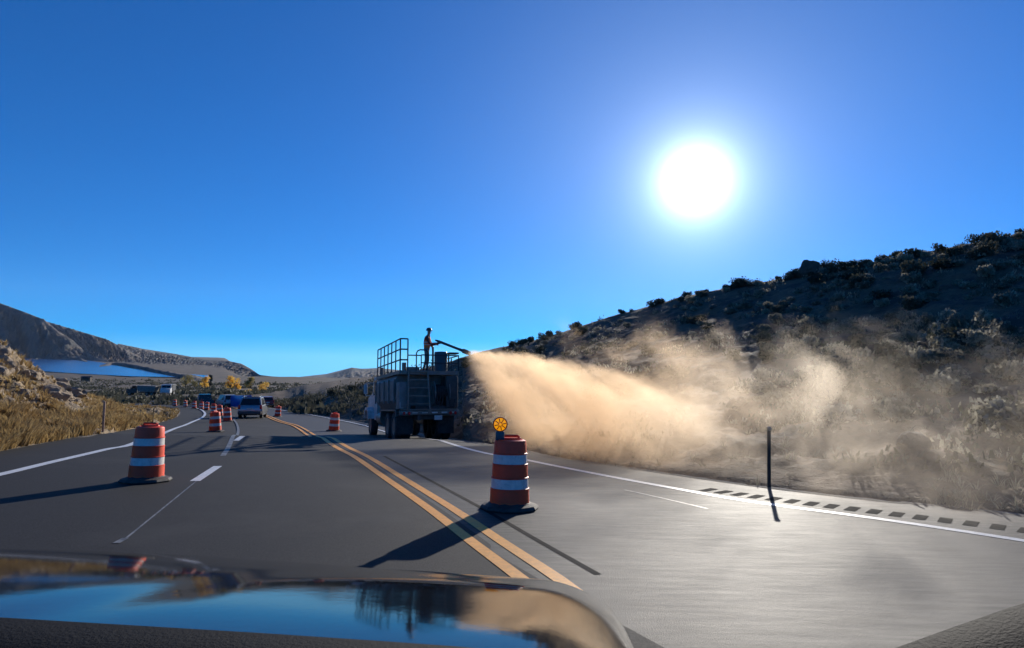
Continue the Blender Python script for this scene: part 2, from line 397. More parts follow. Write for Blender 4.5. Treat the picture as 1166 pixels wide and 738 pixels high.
mb.add(vs, fs); tag(mb.build('ground', MT['soil'], smoothf=180), 'brown scrub covered valley floor', 'ground', kind='structure')
mb = MB(); mb.add([(p.x, p.y, -43.4 + 0.6) for p in lk], [tuple(range(len(lk)))]); tag(mb.build('lake', MT['water']), 'deep blue lake below the mountains', 'lake', kind='structure')

# ------------------------------------------------------------------ mountains beyond the lake
def ridge(crest, base, dC, dB, seed, amp=0.22, name='mountain', m='mountain', back_=0.6, nu=170, nv=44):
    mb = MB(); vs = []; x0, x1 = crest[0][0], crest[-1][0]
    for i in range(nu + 1):
        px = lerp(x0, x1, i / nu); pc = at(px, interp(crest, px), interp(dC, px)); pb = at(px, interp(base, px), interp(dB, px)); pb.z = min(pb.z, -46)
        H = pc.z - pb.z
        for j in range(nv + 1):
            v = j / nv * 1.35
            if v <= 1:
                p = pb.lerp(pc, v); prof = v ** 1.0 * (0.7 + 0.3 * smooth(0.25, 0.8, v)); z = pb.z + H * prof
                k = math.sin(math.pi * min(1, v * 0.97)) 
                sz = 1.0 / max(H, 40)
                gul = 1 - abs(nz(p.x * sz * 1.6 + seed, p.y * sz * 0.6, seed, 6)) * 2.2
                z += H * amp * k * (gul - 0.6)
                z += H * 0.03 * nz(p.x * sz * 6, p.y * sz * 6, seed) * min(1, v * 4)
            else:
                q = (v - 1); p = pc + (pc - pb) * q * 1.5; z = pc.z - H * q * back_
            p.z = z; vs.append(tuple(p))
    fs = [(i * (nv + 1) + j, (i + 1) * (nv + 1) + j, (i + 1) * (nv + 1) + j + 1, i * (nv + 1) + j + 1) for i in range(nu) for j in range(nv)]
    mb.add(vs, fs); return tag(mb.build(name, MT[m], smoothf=180), kind='structure')
ridge([(134, 391), (162, 397), (200, 403), (240, 410.5), (262, 411.5), (275, 414.5), (284, 420), (296, 427), (330, 431)], [(134, 410), (200, 421), (240, 426), (330, 438)], [(134, 6200), (200, 4500), (240, 3000), (262, 2500), (275, 2200), (284, 1900), (296, 1450), (330, 1350)], [(134, 2700), (200, 1900), (240, 1600), (330, 1250)], 4.1, 0.30)
ridge([(30, 361), (56, 366.5), (81, 374), (121, 386), (131, 391), (156, 404), (175, 413.5), (204, 423)], [(30, 407), (100, 411), (204, 425)], [(30, 4700), (204, 3000)], [(30, 3500), (100, 2900), (204, 1950)], 8.3, 0.32)
ridge([(-420, 240), (-200, 290), (-60, 331), (0, 344.5), (31, 356), (51, 364), (65, 376), (81, 386), (97, 400), (112, 408)], [(-420, 404), (30, 406), (112, 411)], [(-420, 4300), (112, 3300)], [(-420, 3000), (30, 3100), (112, 2950)], 1.7, 0.34)
ridge([(330, 436), (372, 429), (385, 424), (400, 418.5), (412, 420), (432, 419), (470, 424), (560, 436)], [(330, 440), (560, 440)], [(330, 7500), (560, 7500)], [(330, 5200), (560, 5200)], 6.6, 0.2)
# low dark spits of land in the lake
for pts in ([(38, 406.5), (58, 404.5), (80, 405.5), (100, 409.5)], [(112, 415), (128, 412.5), (150, 415.5), (172, 420.5), (206, 427), (236, 430)]):
    mb = MB(); vs = []
    n = 40
    for i in range(n + 1):
        px = lerp(pts[0][0], pts[-1][0], i / n); py = interp(pts, px)
        k = smooth(0, 0.15, i / n) * (1 - smooth(0.8, 1, i / n))
        p = gp(px, py + 3.0, surf=lambda y: -43.6, far=9500); h = 0.006 * p.y * k * (0.7 + 0.6 * abs(nz(px * 0.2, 1)))
        for dy, hh in ((-0.03, -1), (-0.01, h * 0.6), (0.02, h), (0.08, h * 0.8), (0.16, -1)):
            vs.append((p.x * (1 + dy), p.y * (1 + dy), -43 + hh))
    mb.add(vs, [(i * 5 + j, (i + 1) * 5 + j, (i + 1) * 5 + j + 1, i * 5 + j + 1) for i in range(n) for j in range(4)])
    tag(mb.build('headland', MT['mountain'], smoothf=180), kind='structure')

# ------------------------------------------------------------------ hillside right of the road
hbase = [(250, 459.5), (300, 462), (330, 466.5), (360, 471.5), (420, 481.5), (510, 498), (600, 513.5), (700, 530), (850, 552), (1000, 570), (1166, 587), (1500, 628), (2200, 705)]
hcrest = [(250, 458.8), (300, 460), (330, 457), (370, 447), (410, 437), (450, 428), (515, 411), (545, 401), (570, 395), (600, 389), (640, 379), (700, 359), (780, 337), (860, 321), (920, 312), (1000, 297), (1080, 282), (1166, 266), (1500, 205), (2200, 60)]
hrun = [(250, 4), (300, 12), (330, 22), (420, 42), (510, 55), (600, 56), (700, 50), (850, 42), (1000, 36), (1166, 30), (1500, 24), (2200, 18)]
HS = {}
def hill_point(px, v):
    b = gp(px, interp(hbase, px)); D = b.y + interp(hrun, px)
    c_ = at(px, interp(hcrest, px), D)
    if v <= 1:
        p = b.lerp(c_, v); H = c_.z - b.z
        prof = 0.42 * v + 0.58 * v ** 1.9
        z = b.z + H * prof
        ln = (c_ - b).length
        bump_ = nz(p.x * 0.09, p.y * 0.09, 5, 3) * 0.6 + nz(p.x * 0.7, p.y * 0.7, 2, 5) * 0.26 + abs(nz(p.x * 2.4, p.y * 2.4, 6, 4)) * 0.10
        z += bump_ * min(1, v * ln / 2.5) * min(1, H / 3) * (1 - 0.75 * smooth(0.8, 1, v))
        z -= 0.10 * (1 - min(1, v * ln / 0.4))
        if v == 0: z -= 0.1
    else:
        q = (v - 1); dirv = (c_ - b); dirv.z = 0; p = c_ + dirv * q * 2.2; z = c_.z - (c_.z - b.z) * q * 1.4 + nz(p.x * .2, p.y * .2) * 0.3
    p = p.copy(); p.z = z; return p
mb = MB(); cols_ = []; px = 250
while px < 2200: cols_.append(px); px += 3.0 if px < 1250 else 12
vv = [0, 0.004, 0.01, 0.02] + [0.03 + 0.97 * (k / 110) ** 1.25 for k in range(111)] + [1.03, 1.08, 1.2, 1.4, 1.7]
vs = [tuple(hill_point(px, v)) for px in cols_ for v in vv]; n = len(vv)
mb.add(vs, [(i * n + j, (i + 1) * n + j, (i + 1) * n + j + 1, i * n + j + 1) for i in range(len(cols_) - 1) for j in range(n - 1)])
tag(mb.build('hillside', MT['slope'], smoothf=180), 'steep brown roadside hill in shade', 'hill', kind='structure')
# gravel verge along both edges
mb = MB()
A = [p for p in sR[8:]]; 
def offs(A, d):
    out = []
    for i in range(len(A)):
        t = (A[min(i + 1, len(A) - 1)] - A[max(i - 1, 0)]).normalized(); out.append(A[i] + Vector((t.y, -t.x, 0)) * d)
    return out
def verge(E, d):
    for (d0, z0), (d1, z1) in (((-0.02 * d, 0.004), (0.25 * d, 0.0)), ((0.25 * d, 0.0), (0.7 * d, -0.07)), ((0.7 * d, -0.07), (1.1 * d, -0.16))):
        a_, b_ = offs(E, d0), offs(E, d1); vs = []
        for p, q in zip(a_, b_):
            vs += [(p.x, p.y, zr(p.y) + z0 + 0.02 * nz(p.x * 3, p.y * 3) * (abs(d0) > 0.1)), (q.x, q.y, zr(q.y) + z1 + 0.02 * nz(q.x * 3, q.y * 3))]
        mb.add(vs, [(2 * i, 2 * i + 1, 2 * i + 3, 2 * i + 2) for i in range(len(E) - 1)])
verge(sR[:-108], 0.8); verge(sL[:-108], -0.9)
tag(mb.build('gravel_verge', MT['gravel'], smoothf=180), kind='structure')

# ------------------------------------------------------------------ embankment left of the road
bbase = [(-900, 640), (-300, 567), (0, 514.5), (80, 499.5), (110, 495.5), (135, 491.5), (158, 487.5), (178, 482.5), (194, 478), (203, 474)]
bcrest = [(-900, 330), (-300, 350), (-60, 375), (0, 396), (14, 401), (28, 408), (38, 417), (50, 426), (66, 434), (82, 443), (105, 452), (130, 459), (155, 463), (178, 465.5), (194, 467), (203, 469)]
brun = [(-900, 8), (-300, 9), (0, 12), (80, 16), (135, 22), (178, 30), (203, 24)]
def berm_point(px, v):
    b = gp(px, interp(bbase, px)); D = b.y + interp(brun, px); c_ = at(px, interp(bcrest, px), D); H = c_.z - b.z
    if v <= 1:
        p = b.lerp(c_, v); z = b.z + H * (v ** 1.25); ln = (c_ - b).length
        z += (nz(p.x * 0.35, p.y * 0.35, 7, 6) * 0.75 + nz(p.x * 1.3, p.y * 1.3, 3, 5) * 0.25) * min(1, v * ln / 3.0) * min(1, abs(H) / 2.5 + 0.1) * (1 - 0.6 * smooth(0.85, 1, v))
        z -= 0.08 * (1 - min(1, v * ln / 0.5))
    else:
        q = v - 1; dv = c_ - b; dv.z = 0; p = c_ + dv * q; z = c_.z - (max(H, 0.5) + 1.2) * q * 1.6
    p = p.copy(); p.z = z; return p
mb = MB(); cols_ = []; px = -900
while px < 203: cols_.append(px); px += 14 if px < -80 else 2.0
vv = [0.0, 0.01, 0.02] + [0.03 + 0.97 * k / 80 for k in range(81)] + [1.06, 1.2, 1.5, 2.0]
n = len(vv); vs = [tuple(berm_point(px, v)) for px in cols_ for v in vv]
mb.add(vs, [(i * n + j, (i + 1) * n + j, (i + 1) * n + j + 1, i * n + j + 1) for i in range(len(cols_) - 1) for j in range(n - 1)])
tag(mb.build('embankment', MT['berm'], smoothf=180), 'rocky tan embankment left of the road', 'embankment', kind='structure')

# dry grass: one mass
mb = MB(); rg = random.Random(3)
def tuft(mb, p, h, n, rg, spread=0.12, wd=0.012, up=Vector((0, 0, 1))):
    for _ in range(n):
        a = rg.uniform(0, 2 * math.pi); d = Vector((math.cos(a), math.sin(a), 0)); s = Vector((-d.y, d.x, 0)) * wd * rg.uniform(0.7, 1.5)
        b = p + d * spread * rg.random() * 0.5; hh = h * rg.uniform(0.6, 1.1); m_ = b + d * spread * 0.5 + up * hh * 0.6; t_ = b + d * spread * rg.uniform(0.8, 2.0) + up * hh
        mb.add([b - s, b + s, m_ + s * 0.7, m_ - s * 0.7, t_], [(0, 1, 2, 3), (3, 2, 4)])
for i in range(7500):
    px = rg.uniform(-140, 203) if i % 4 else rg.uniform(-140, 70); v = rg.random() ** 1.25 * 0.98 + 0.015
    dens = nz(px * 0.02, v * 4, 5) ; p = berm_point(px, v)
    if v > 0.4 and px < 90 and rg.random() < 0.75: continue
    if dens < -0.25 and rg.random() < 0.8: continue
    s = rg.uniform(0.5, 1.25) * (1.0 + dens) * (0.65 if v > .4 else 1.0)
    tuft(mb, p + Vector((0, 0, -0.03)), 0.34 * s, 9, rg, 0.16 * s, 0.010 + 0.0006 * p.y)
tag(mb.build('dry_grass', MT['grass_blade']), 'golden dry grass on the left embankment', 'grass', kind='stuff')

# ------------------------------------------------------------------ shrubs
def shrub_mesh(name, seed, m, n=520, rad=0.5, hgt=0.5, leaf=0.055, twigs=12):
    rg = random.Random(seed); mb = MB(); lobes = [(Vector((rg.uniform(-.5, .5) * rad, rg.uniform(-.5, .5) * rad, hgt * rg.uniform(.35, .75))), rad * rg.uniform(.32, .6)) for _ in range(7)]
    for c_, r_ in lobes[:twigs]: mb.cyl((c_.x * .15, c_.y * .15, -0.08), c_, 0.02 * rad * 2, 0.008, 5, 1, False)
    for _ in range(n):
        c_, r_ = rg.choice(lobes); d = Vector((rg.gauss(0, 1), rg.gauss(0, 1), rg.gauss(0, .8))).normalized(); p = c_ + d * r_ * rg.uniform(.55, 1.05)
        if p.z < 0: p.z *= -0.3
        q = Matrix.Rotation(rg.uniform(0, 6.28), 3, 'Z') @ Matrix.Rotation(rg.uniform(-1, 1), 3, 'X'); s = leaf * rg.uniform(.6, 1.5)
        u, v_ = q @ Vector((s * .5, 0, 0)), q @ Vector((0, .2 * s, s)); mb.add([p - u, p + u, p + u * .5 + v_, p - u * .5 + v_], [(0, 1, 2, 3)])
    me = mb.build(name, [m, MT['bark']]); return me
protos = [shrub_mesh('sagebrush', 10 + k, MT['sage_leaf'], leaf=0.075) for k in range(4)]
dproto = [shrub_mesh('dark_shrub', 30 + k, MT['dark_leaf'], n=600, rad=.55, hgt=.6, leaf=0.075) for k in range(3)]
for o in protos + dproto: col.objects.unlink(o)
def place_shrub(pl, p, s, label, cat, group, rg):
    o = rg.choice(pl).copy(); col.objects.link(o); o.location = p; o.rotation_euler = (rg.uniform(-.15, .15), rg.uniform(-.15, .15), rg.uniform(0, 6.28)); o.scale = (s * rg.uniform(.85, 1.3), s * rg.uniform(.85, 1.3), s * rg.uniform(.7, 1.1))
    tag(o, label, cat, group); return o
rg = random.Random(11); cnt = 0; used = []
while cnt < 225:
    px = 590 + 576 * rg.random() ** 0.7; v = rg.uniform(0.12, 0.97)
    if nz(px * 0.012, v * 3.5, 8) < -0.12 and rg.random() < .75: continue
    if px < 860 and (v < 0.5 or rg.random() < .45): continue
    p = hill_point(px, v)
    if any((p - q).length < 0.7 for q in used): continue
    used.append(p); place_shrub(protos, p + Vector((0, 0, -.05)), rg.uniform(0.5, 1.25), 'pale sagebrush clump on the dark hillside right of the road', 'shrub', 'sagebrush on the hillside', rg); cnt += 1
for i in range(70):
    px = rg.uniform(560, 1175) if i % 3 else rg.uniform(330, 600); v = rg.uniform(.15, .95)
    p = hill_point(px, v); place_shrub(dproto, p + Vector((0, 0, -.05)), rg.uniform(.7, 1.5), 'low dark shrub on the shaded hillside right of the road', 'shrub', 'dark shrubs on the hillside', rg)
for i in range(80):
    px = rg.uniform(570, 1170) if i > 10 else rg.uniform(572, 640); p = hill_point(px, rg.uniform(.97, 1.0)); place_shrub(dproto, p + Vector((0, 0, -.08)), rg.uniform(.5, 1.25), 'dark shrub on the hillside skyline against the blue sky', 'shrub', 'shrubs along the hill skyline', rg)
# valley scrub: one mass
mb = MB(); rg = random.Random(5)
for i in range(7500):
    px = rg.uniform(-30, 470); D = 60 * (1000 / 60) ** (rg.random() ** 0.8); az = (px - CX) / F; x, y = az * D, D
    if nz(x * .02, y * .02, 2) < -0.1: continue
    if D < 95 and 130 < px < 345: continue
    z = gheight(x, y); s = rg.uniform(.4, 1.1) * (1 + D / 500)
    for k in range(7):
        d = Vector((rg.gauss(0, .5), rg.gauss(0, .5), abs(rg.gauss(0, .35)))) * s; q = Vector((x, y, z)) + d; a = rg.uniform(0, 3.14); u = Vector((math.cos(a), math.sin(a), 0)) * .35 * s; h = Vector((rg.uniform(-.2, .2), 0, .5)) * s
        mb.add([q - u, q + u, q + u * .5 + h, q - u * .5 + h], [(0, 1, 2, 3)])
tag(mb.build('scrub', MT['dark_leaf']), 'low brown scrub across the valley', 'scrub', kind='stuff')
# loose pale tufts low on the hillside
mb = MB(); rg = random.Random(9)
for i in range(2600):
    px = rg.uniform(340, 1180); v = rg.random() ** 1.4; p = hill_point(px, v)
    if nz(p.x * .3, p.y * .3, 4) < 0: continue
    tuft(mb, p, rg.uniform(.08, .22), 8, rg, .12, .007)
tag(mb.build('hillside_grass', MT['sage_leaf']), 'thin dry grass scattered over the hillside', 'grass', kind='stuff')

mb = MB(); rg = random.Random(19)
for i in range(6500):
    px = rg.uniform(300, 1185) if i < 4500 else rg.uniform(255, 500); v = rg.uniform(0.03, 1.0) ** 0.9; p = hill_point(px, v)
    if nz(p.x * .25, p.y * .25, 14) < (.08 if i < 4500 else -.1): continue
    s_ = rg.uniform(.12, .40) * (1 if i < 4500 else 1.8)
    for k in range(12):
        q = p + Vector((rg.gauss(0, .5), rg.gauss(0, .5), abs(rg.gauss(0, .45)))) * s_; a = rg.uniform(0, 3.14); u = Vector((math.cos(a), math.sin(a), 0)) * .13 * s_; h = Vector((rg.uniform(-.2, .2), rg.uniform(-.2, .2), .34)) * s_
        mb.add([q - u, q + u, q + u * .4 + h, q - u * .4 + h], [(0, 1, 2, 3)], 0 if i % 3 or i >= 4500 else 1)
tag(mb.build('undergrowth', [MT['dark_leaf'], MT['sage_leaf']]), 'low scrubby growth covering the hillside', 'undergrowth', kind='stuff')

# ------------------------------------------------------------------ rocks
def rock_mesh(name, seed, m, r=0.5):
    bm = bmesh.new(); bmesh.ops.create_icosphere(bm, subdivisions=3, radius=r)
    for v in bm.verts:
        n0 = v.co.normalized(); d = nz(n0.x * 1.4 + seed, n0.y * 1.4, n0.z * 1.4, 3) * .35 + nz(n0.x * 4 + seed, n0.y * 4, n0.z * 4, 3) * .08
        v.co *= 1 + d; v.co.z *= .7
        for ax in (Vector((1, .3, .2)), Vector((-.4, 1, .3)), Vector((-.5, -.8, .4)), Vector((.1, .1, 1))):
            ax = ax.normalized(); e = v.co.dot(ax) - r * .66
            if e > 0: v.co -= ax * e * .85
    me = bpy.data.meshes.new(name); bm.to_mesh(me); bm.free(); me.materials.append(m); return bpy.data.objects.new(name, me)
rp = [rock_mesh('rock', k * 3.3, MT['rock']) for k in range(5)]
rg = random.Random(21)
for i in range(150):
    px = rg.uniform(-60, 100) if i % 4 else rg.uniform(-30, 140); v = rg.uniform(.3, .99); 
    if px > 60: v = rg.uniform(.5, 1)
    p = berm_point(px, v); o = rg.choice(rp).copy(); col.objects.link(o); o.location = p + Vector((0, 0, -.05)); s = rg.uniform(.2, .42) * (1.7 if rg.random() < .2 else 1.0) * (1.4 if v > .6 else .9); o.scale = (s * rg.uniform(.8, 1.3), s, s * rg.uniform(.6, 1.2)); o.rotation_euler = (rg.uniform(-.5, .5), rg.uniform(-.5, .5), rg.uniform(0, 6.28))
    tag(o, 'tan rock jutting from the embankment left of the road', 'rock', 'rocks on the left embankment')
o = rock_mesh('boulder', 40, MT['dark_rock'], .9); col.objects.link(o); o.location = hill_point(921, .985) + Vector((0, 0, .35)); o.scale = (.85, .85, 1.35); tag(o, 'dark upright boulder standing alone on the hill skyline', 'boulder')
drp = [rock_mesh('rock', 60 + k, MT['dark_rock'], .4) for k in range(3)]
for i in range(36):
    px = rg.uniform(340, 1160); p = hill_point(px, rg.uniform(.05, .9)); o = rg.choice(drp).copy(); col.objects.link(o); o.location = p; s = rg.uniform(.4, 1.4); o.scale = (s, s * .8, s * .8); o.rotation_euler = (0, 0, rg.uniform(0, 6))
    tag(o, 'dark rock lying on the shaded hillside right of the road', 'rock', 'rocks on the hillside')

# ------------------------------------------------------------------ autumn trees in the valley
def tree(px, py, D, h, wd, leaf, label, seed, cat='tree', group=None):
    h *= 1.25; wd *= 1.3
    p = at(px, py, D); p.z = gheight(p.x, p.y) - .2; top = at(px, py, D).z
    p = Vector((p.x, p.y, min(p.z, top) if abs(p.z - top) > 6 else p.z)); rg = random.Random(seed)
    rt = empty('autumn_tree', p); tag(rt, label, cat, group)
    t = MB(); t.cyl((0, 0, -1), (0, 0, h * .45), h * .035, h * .02, 7)
    lobes = []
    for k in range(9):
        a = rg.uniform(0, 6.28); z = h * rg.uniform(.3, .85); r_ = wd * .5 * rg.uniform(.2, .75) * (1 - abs(z / h - .5)); c_ = Vector((math.cos(a) * r_, math.sin(a) * r_, z)); lobes.append((c_, wd * rg.uniform(.16, .3)))
        t.cyl((0, 0, h * rg.uniform(.15, .4)), c_, h * .014, h * .006, 5)
    t.build('trunk', MT['bark'], rt); m_ = MB()
    for _ in range(700):
        c_, r_ = rg.choice(lobes); d = Vector((rg.gauss(0, 1), rg.gauss(0, 1), rg.gauss(0, 1))).normalized(); q = c_ + d * r_ * rg.uniform(.4, 1.05)
        u = Vector((rg.uniform(-1, 1), rg.uniform(-1, 1), rg.uniform(-1, 1))).normalized() * h * .035; w_ = u.cross(d).normalized() * h * .03
        m_.add([q - u, q + w_, q + u, q - w_], [(0, 1, 2, 3)])
    m_.build('crown', MT[leaf], rt); return rt
tree(212, 432, 560, 9.5, 11, 'olive_leaf', 'olive and gold tree by the shore, largest behind the leftmost drums', 1, group='autumn trees in the valley')
tree(222, 436, 520, 6, 6, 'olive_leaf', 'small pale tree just right of the olive lakeside tree', 12, group='autumn trees in the valley')
tree(233, 439, 430, 8, 6, 'autumn_leaf', 'golden tree next to a dark narrow tree below the lake', 2, group='autumn trees in the valley')
tree(239, 437, 450, 10, 2.6, 'dark_leaf', 'dark narrow tree between two golden trees near the lake', 3, group='autumn trees in the valley')
tree(262, 445, 330, 7.2, 4.2, 'autumn_leaf', 'tall golden tree left of the pair above the blue vehicle', 4, group='autumn trees in the valley')
tree(269, 440, 350, 6.8, 5.0, 'autumn_leaf', 'golden tree directly above the blue vehicle', 5, group='autumn trees in the valley')
tree(286, 444, 320, 7, 5, 'olive_leaf', 'pale bronze tree above the silver car roof', 6, group='autumn trees in the valley')
tree(283, 448, 260, 2.6, 3, 'autumn_leaf', 'small yellow bush below the bronze tree', 7, 'bush', group='autumn trees in the valley')
tree(301, 447, 280, 4.4, 4.8, 'autumn_leaf', 'round bright yellow tree farthest right of the autumn trees', 8, group='autumn trees in the valley')
tree(176, 432, 480, 6, 7, 'sage_leaf', 'pale bare looking tree at the lake shore behind the parked trucks', 9, group='autumn trees in the valley')

# ------------------------------------------------------------------ traffic drums
def make_drum(light=False):
    rt = empty('traffic_drum')
    H = .98; ws = []
    prof = [(.245, .06), (.262, .065)]
    zs = [.07, .27, .275, .42, .425, .60, .605, .745, .75, .90]
    rs = [.275, .268, .258, .254, .249, .244, .238, .234, .230, .222]
    prof = list(zip(rs, zs)); mats_ = [0, 0, 1, 0, 0, 0, 1, 0, 0]
    full = []; fm = []
    full.append((.02, .07)); fm.append(0)
    for i, (r, z) in enumerate(prof):
        full.append((r, z)); fm.append(mats_[i] if i < len(mats_) else 0)
    full += [(.215, .925), (.175, .94), (.165, .93), (.001, .93)]; fm += [0, 0, 0]
    fm = fm[:len(full) - 1]
    mb = MB(); mb.lathe(full, 40, 0, mats=fm); b = mb.build('barrel', [MT['orange_plastic'], MT['reflective_white']], rt, smoothf=35)
    for zz in (.272, .422, .602, .747):
        m_ = MB(); r_ = .262 - (zz - .27) * .065; m_.lathe([(r_, zz - .012), (r_ + .008, zz - .006), (r_ + .008, zz + .006), (r_, zz + .012)], 40); m_.build('rib', MT['orange_plastic'], b, smoothf=40)
    m_ = MB(); m_.tube([(-.13, 0, .93), (-.11, 0, .985), (.11, 0, .985), (.13, 0, .93)], .018, 8); m_.box((-.0, .0, .945), (.30, .07, .03), ch=.01); m_.build('handle', MT['orange_plastic'], rt, smoothf=40)
    m_ = MB(); m_.lathe([(.01, 0), (.40, 0), (.41, .02), (.38, .055), (.30, .075), (.27, .10), (.26, .10)], 10); m_.build('rubber_base', MT['rubber'], rt, smoothf=25)
    return rt
drum0 = make_drum()
def on_road(o, px, py, rz=0.0, tilt=True):
    p = gp(px, py); o.location = (p.x, p.y, zr(p.y) + .004); o.rotation_euler = (math.atan(-.055) if tilt else 0, 0, rz); return p
drums = [((166, 548), 'large orange and white drum beside the dashed lane line on the left', .96),
         ((580, 579), None, 1.0),
         ((245, 492), 'orange drum at the front of the cluster before the silver car', 1),
         ((259, 480), 'orange drum just behind and right of the front drum of the cluster', 1),
         ((250, 474), 'orange drum half hidden at the back of the cluster left of the car', 1),
         ((243, 471), 'orange drum behind the cluster, nearest the white line bend', 1),
         ((380, 491), 'orange drum on the yellow centre line between the car and the truck', 1),
         ((316, 474.5), 'small far orange drum just right of the silver car', 1),
         ((235, 467.3), 'far orange drum, first of the row left of the cluster', 1),
         ((229, 466.4), 'far orange drum, second in the row left of the cluster', 1),
         ((221, 465.3), 'far orange drum, third in the row in front of the dark vehicle', 1),
         ((211, 463.9), 'far orange drum standing at the inside of the bend', 1),
         ((199, 462.6), 'far orange drum, left end of the row beyond the bend', 1)]
for i, ((x, y), lab, s) in enumerate(drums):
    o = drum0 if i == 0 else copy_tree(drum0); on_road(o, x, y, i * .7); o.scale = (s,) * 3
    tag(o, lab, 'traffic drum', 'traffic drums along the closed lane')
    if lab is None:
        o.rotation_euler[2] = 0.1
        tag(o, 'nearest orange drum with round amber warning light on top', 'traffic drum'); BD = o
wl = MB(); wl.box((-.15, -.02, .985), (.12, .09, .13), ch=.015); wl = wl.build('warning_light', MT['tank_teal'], BD, smoothf=30)
m = bpy.data.materials.new('amber_lens'); m.use_nodes = True; b = m.node_tree.nodes['Principled BSDF']; b.inputs['Base Color'].default_value = (.95, .38, .01, 1); b.inputs['Roughness'].default_value = .2
b.inputs['Emission Color'].default_value = (1, .36, .005, 1); b.inputs['Emission Strength'].default_value = .55; MT['amber'] = m  # emission added in place of sunlight passing through the lens
rotY = Matrix.Rotation(R(90), 3, 'X')
l_ = MB(); l_.lathe([(.001, -.045), (.06, -.04), (.088, -.015), (.09, 0), (.088, .015), (.06, .04), (.001, .045)], 28, 0, (-.15, -.02, 1.145), rot=rotY); lens = l_.build('lens', MT['amber'], wl, smoothf=60)
l_ = MB(); l_.lathe([(.088, -.02), (.103, -.018), (.103, .018), (.088, .02), (.088, -.02)], 28, 0, (-.15, -.02, 1.145), rot=rotY)
for a in range(8):
    t = a * math.pi / 4 + .2; q = Vector((-.15, -.068, 1.145)); l_.cyl(q + Vector((math.cos(t), 0, math.sin(t))) * .02, q + Vector((math.cos(t), .25, math.sin(t))) * .08, .0075, n=6)
MT['amber_dark'] = mat('amber_dark', (.30, .07, .01), .4); l_.build('lens_rim', MT['amber_dark'], wl, smoothf=40)

# ------------------------------------------------------------------ delineator posts
def post(name, px, py, h, w_, m, label, cat, head=False, surf_p=None):
    p = surf_p or gp(px, py); rt = empty(name, (p.x, p.y, (p.z if surf_p else zr(p.y)) - .02)); tag(rt, label, cat)
    if head:
        m_ = MB(); m_.box((0, 0, h / 2 - .1), (w_, .012, h + .2)); m_.box((w_ * .4, .015, h / 2 - .1), (.008, .03, h + .2)); m_.box((-w_ * .4, .015, h / 2 - .1), (.008, .03, h + .2)); m_.build('post', m, rt)
        m_ = MB(); m_.lathe([(.001, -.012), (.035, -.012), (.04, 0), (.035, .012), (.001, .012)], 20, 0, (0, -.02, h - .03), rot=rotY); m_.build('reflector', MT['truck_steel'], rt, smoothf=40)
    else:
        m_ = MB(); m_.box((0, 0, h / 2 - .1), (w_, .03, h + .2), ch=.005); m_.build('post', m, rt)
    return rt
post('delineator_post', 876, 555.5, 1.10, .055, MT['steel_post'], 'thin dark delineator post on the right gravel edge', 'marker post', head=True)
post('marker_post', 531, 500, .62, .06, MT['truck_white'], 'short pale marker post on the verge right of the spray truck', 'marker post')
p = berm_point(117, .02); post('wooden_stake', 117, 495, 1.0, .07, MT['wood_post'], 'pale wooden stake at the foot of the left embankment', 'stake', surf_p=p)
p = berm_point(174, .05); post('wooden_stake', 174, 484, .9, .05, MT['steel_post'], 'thin dark stake in the grass near the road bend', 'stake', surf_p=p)

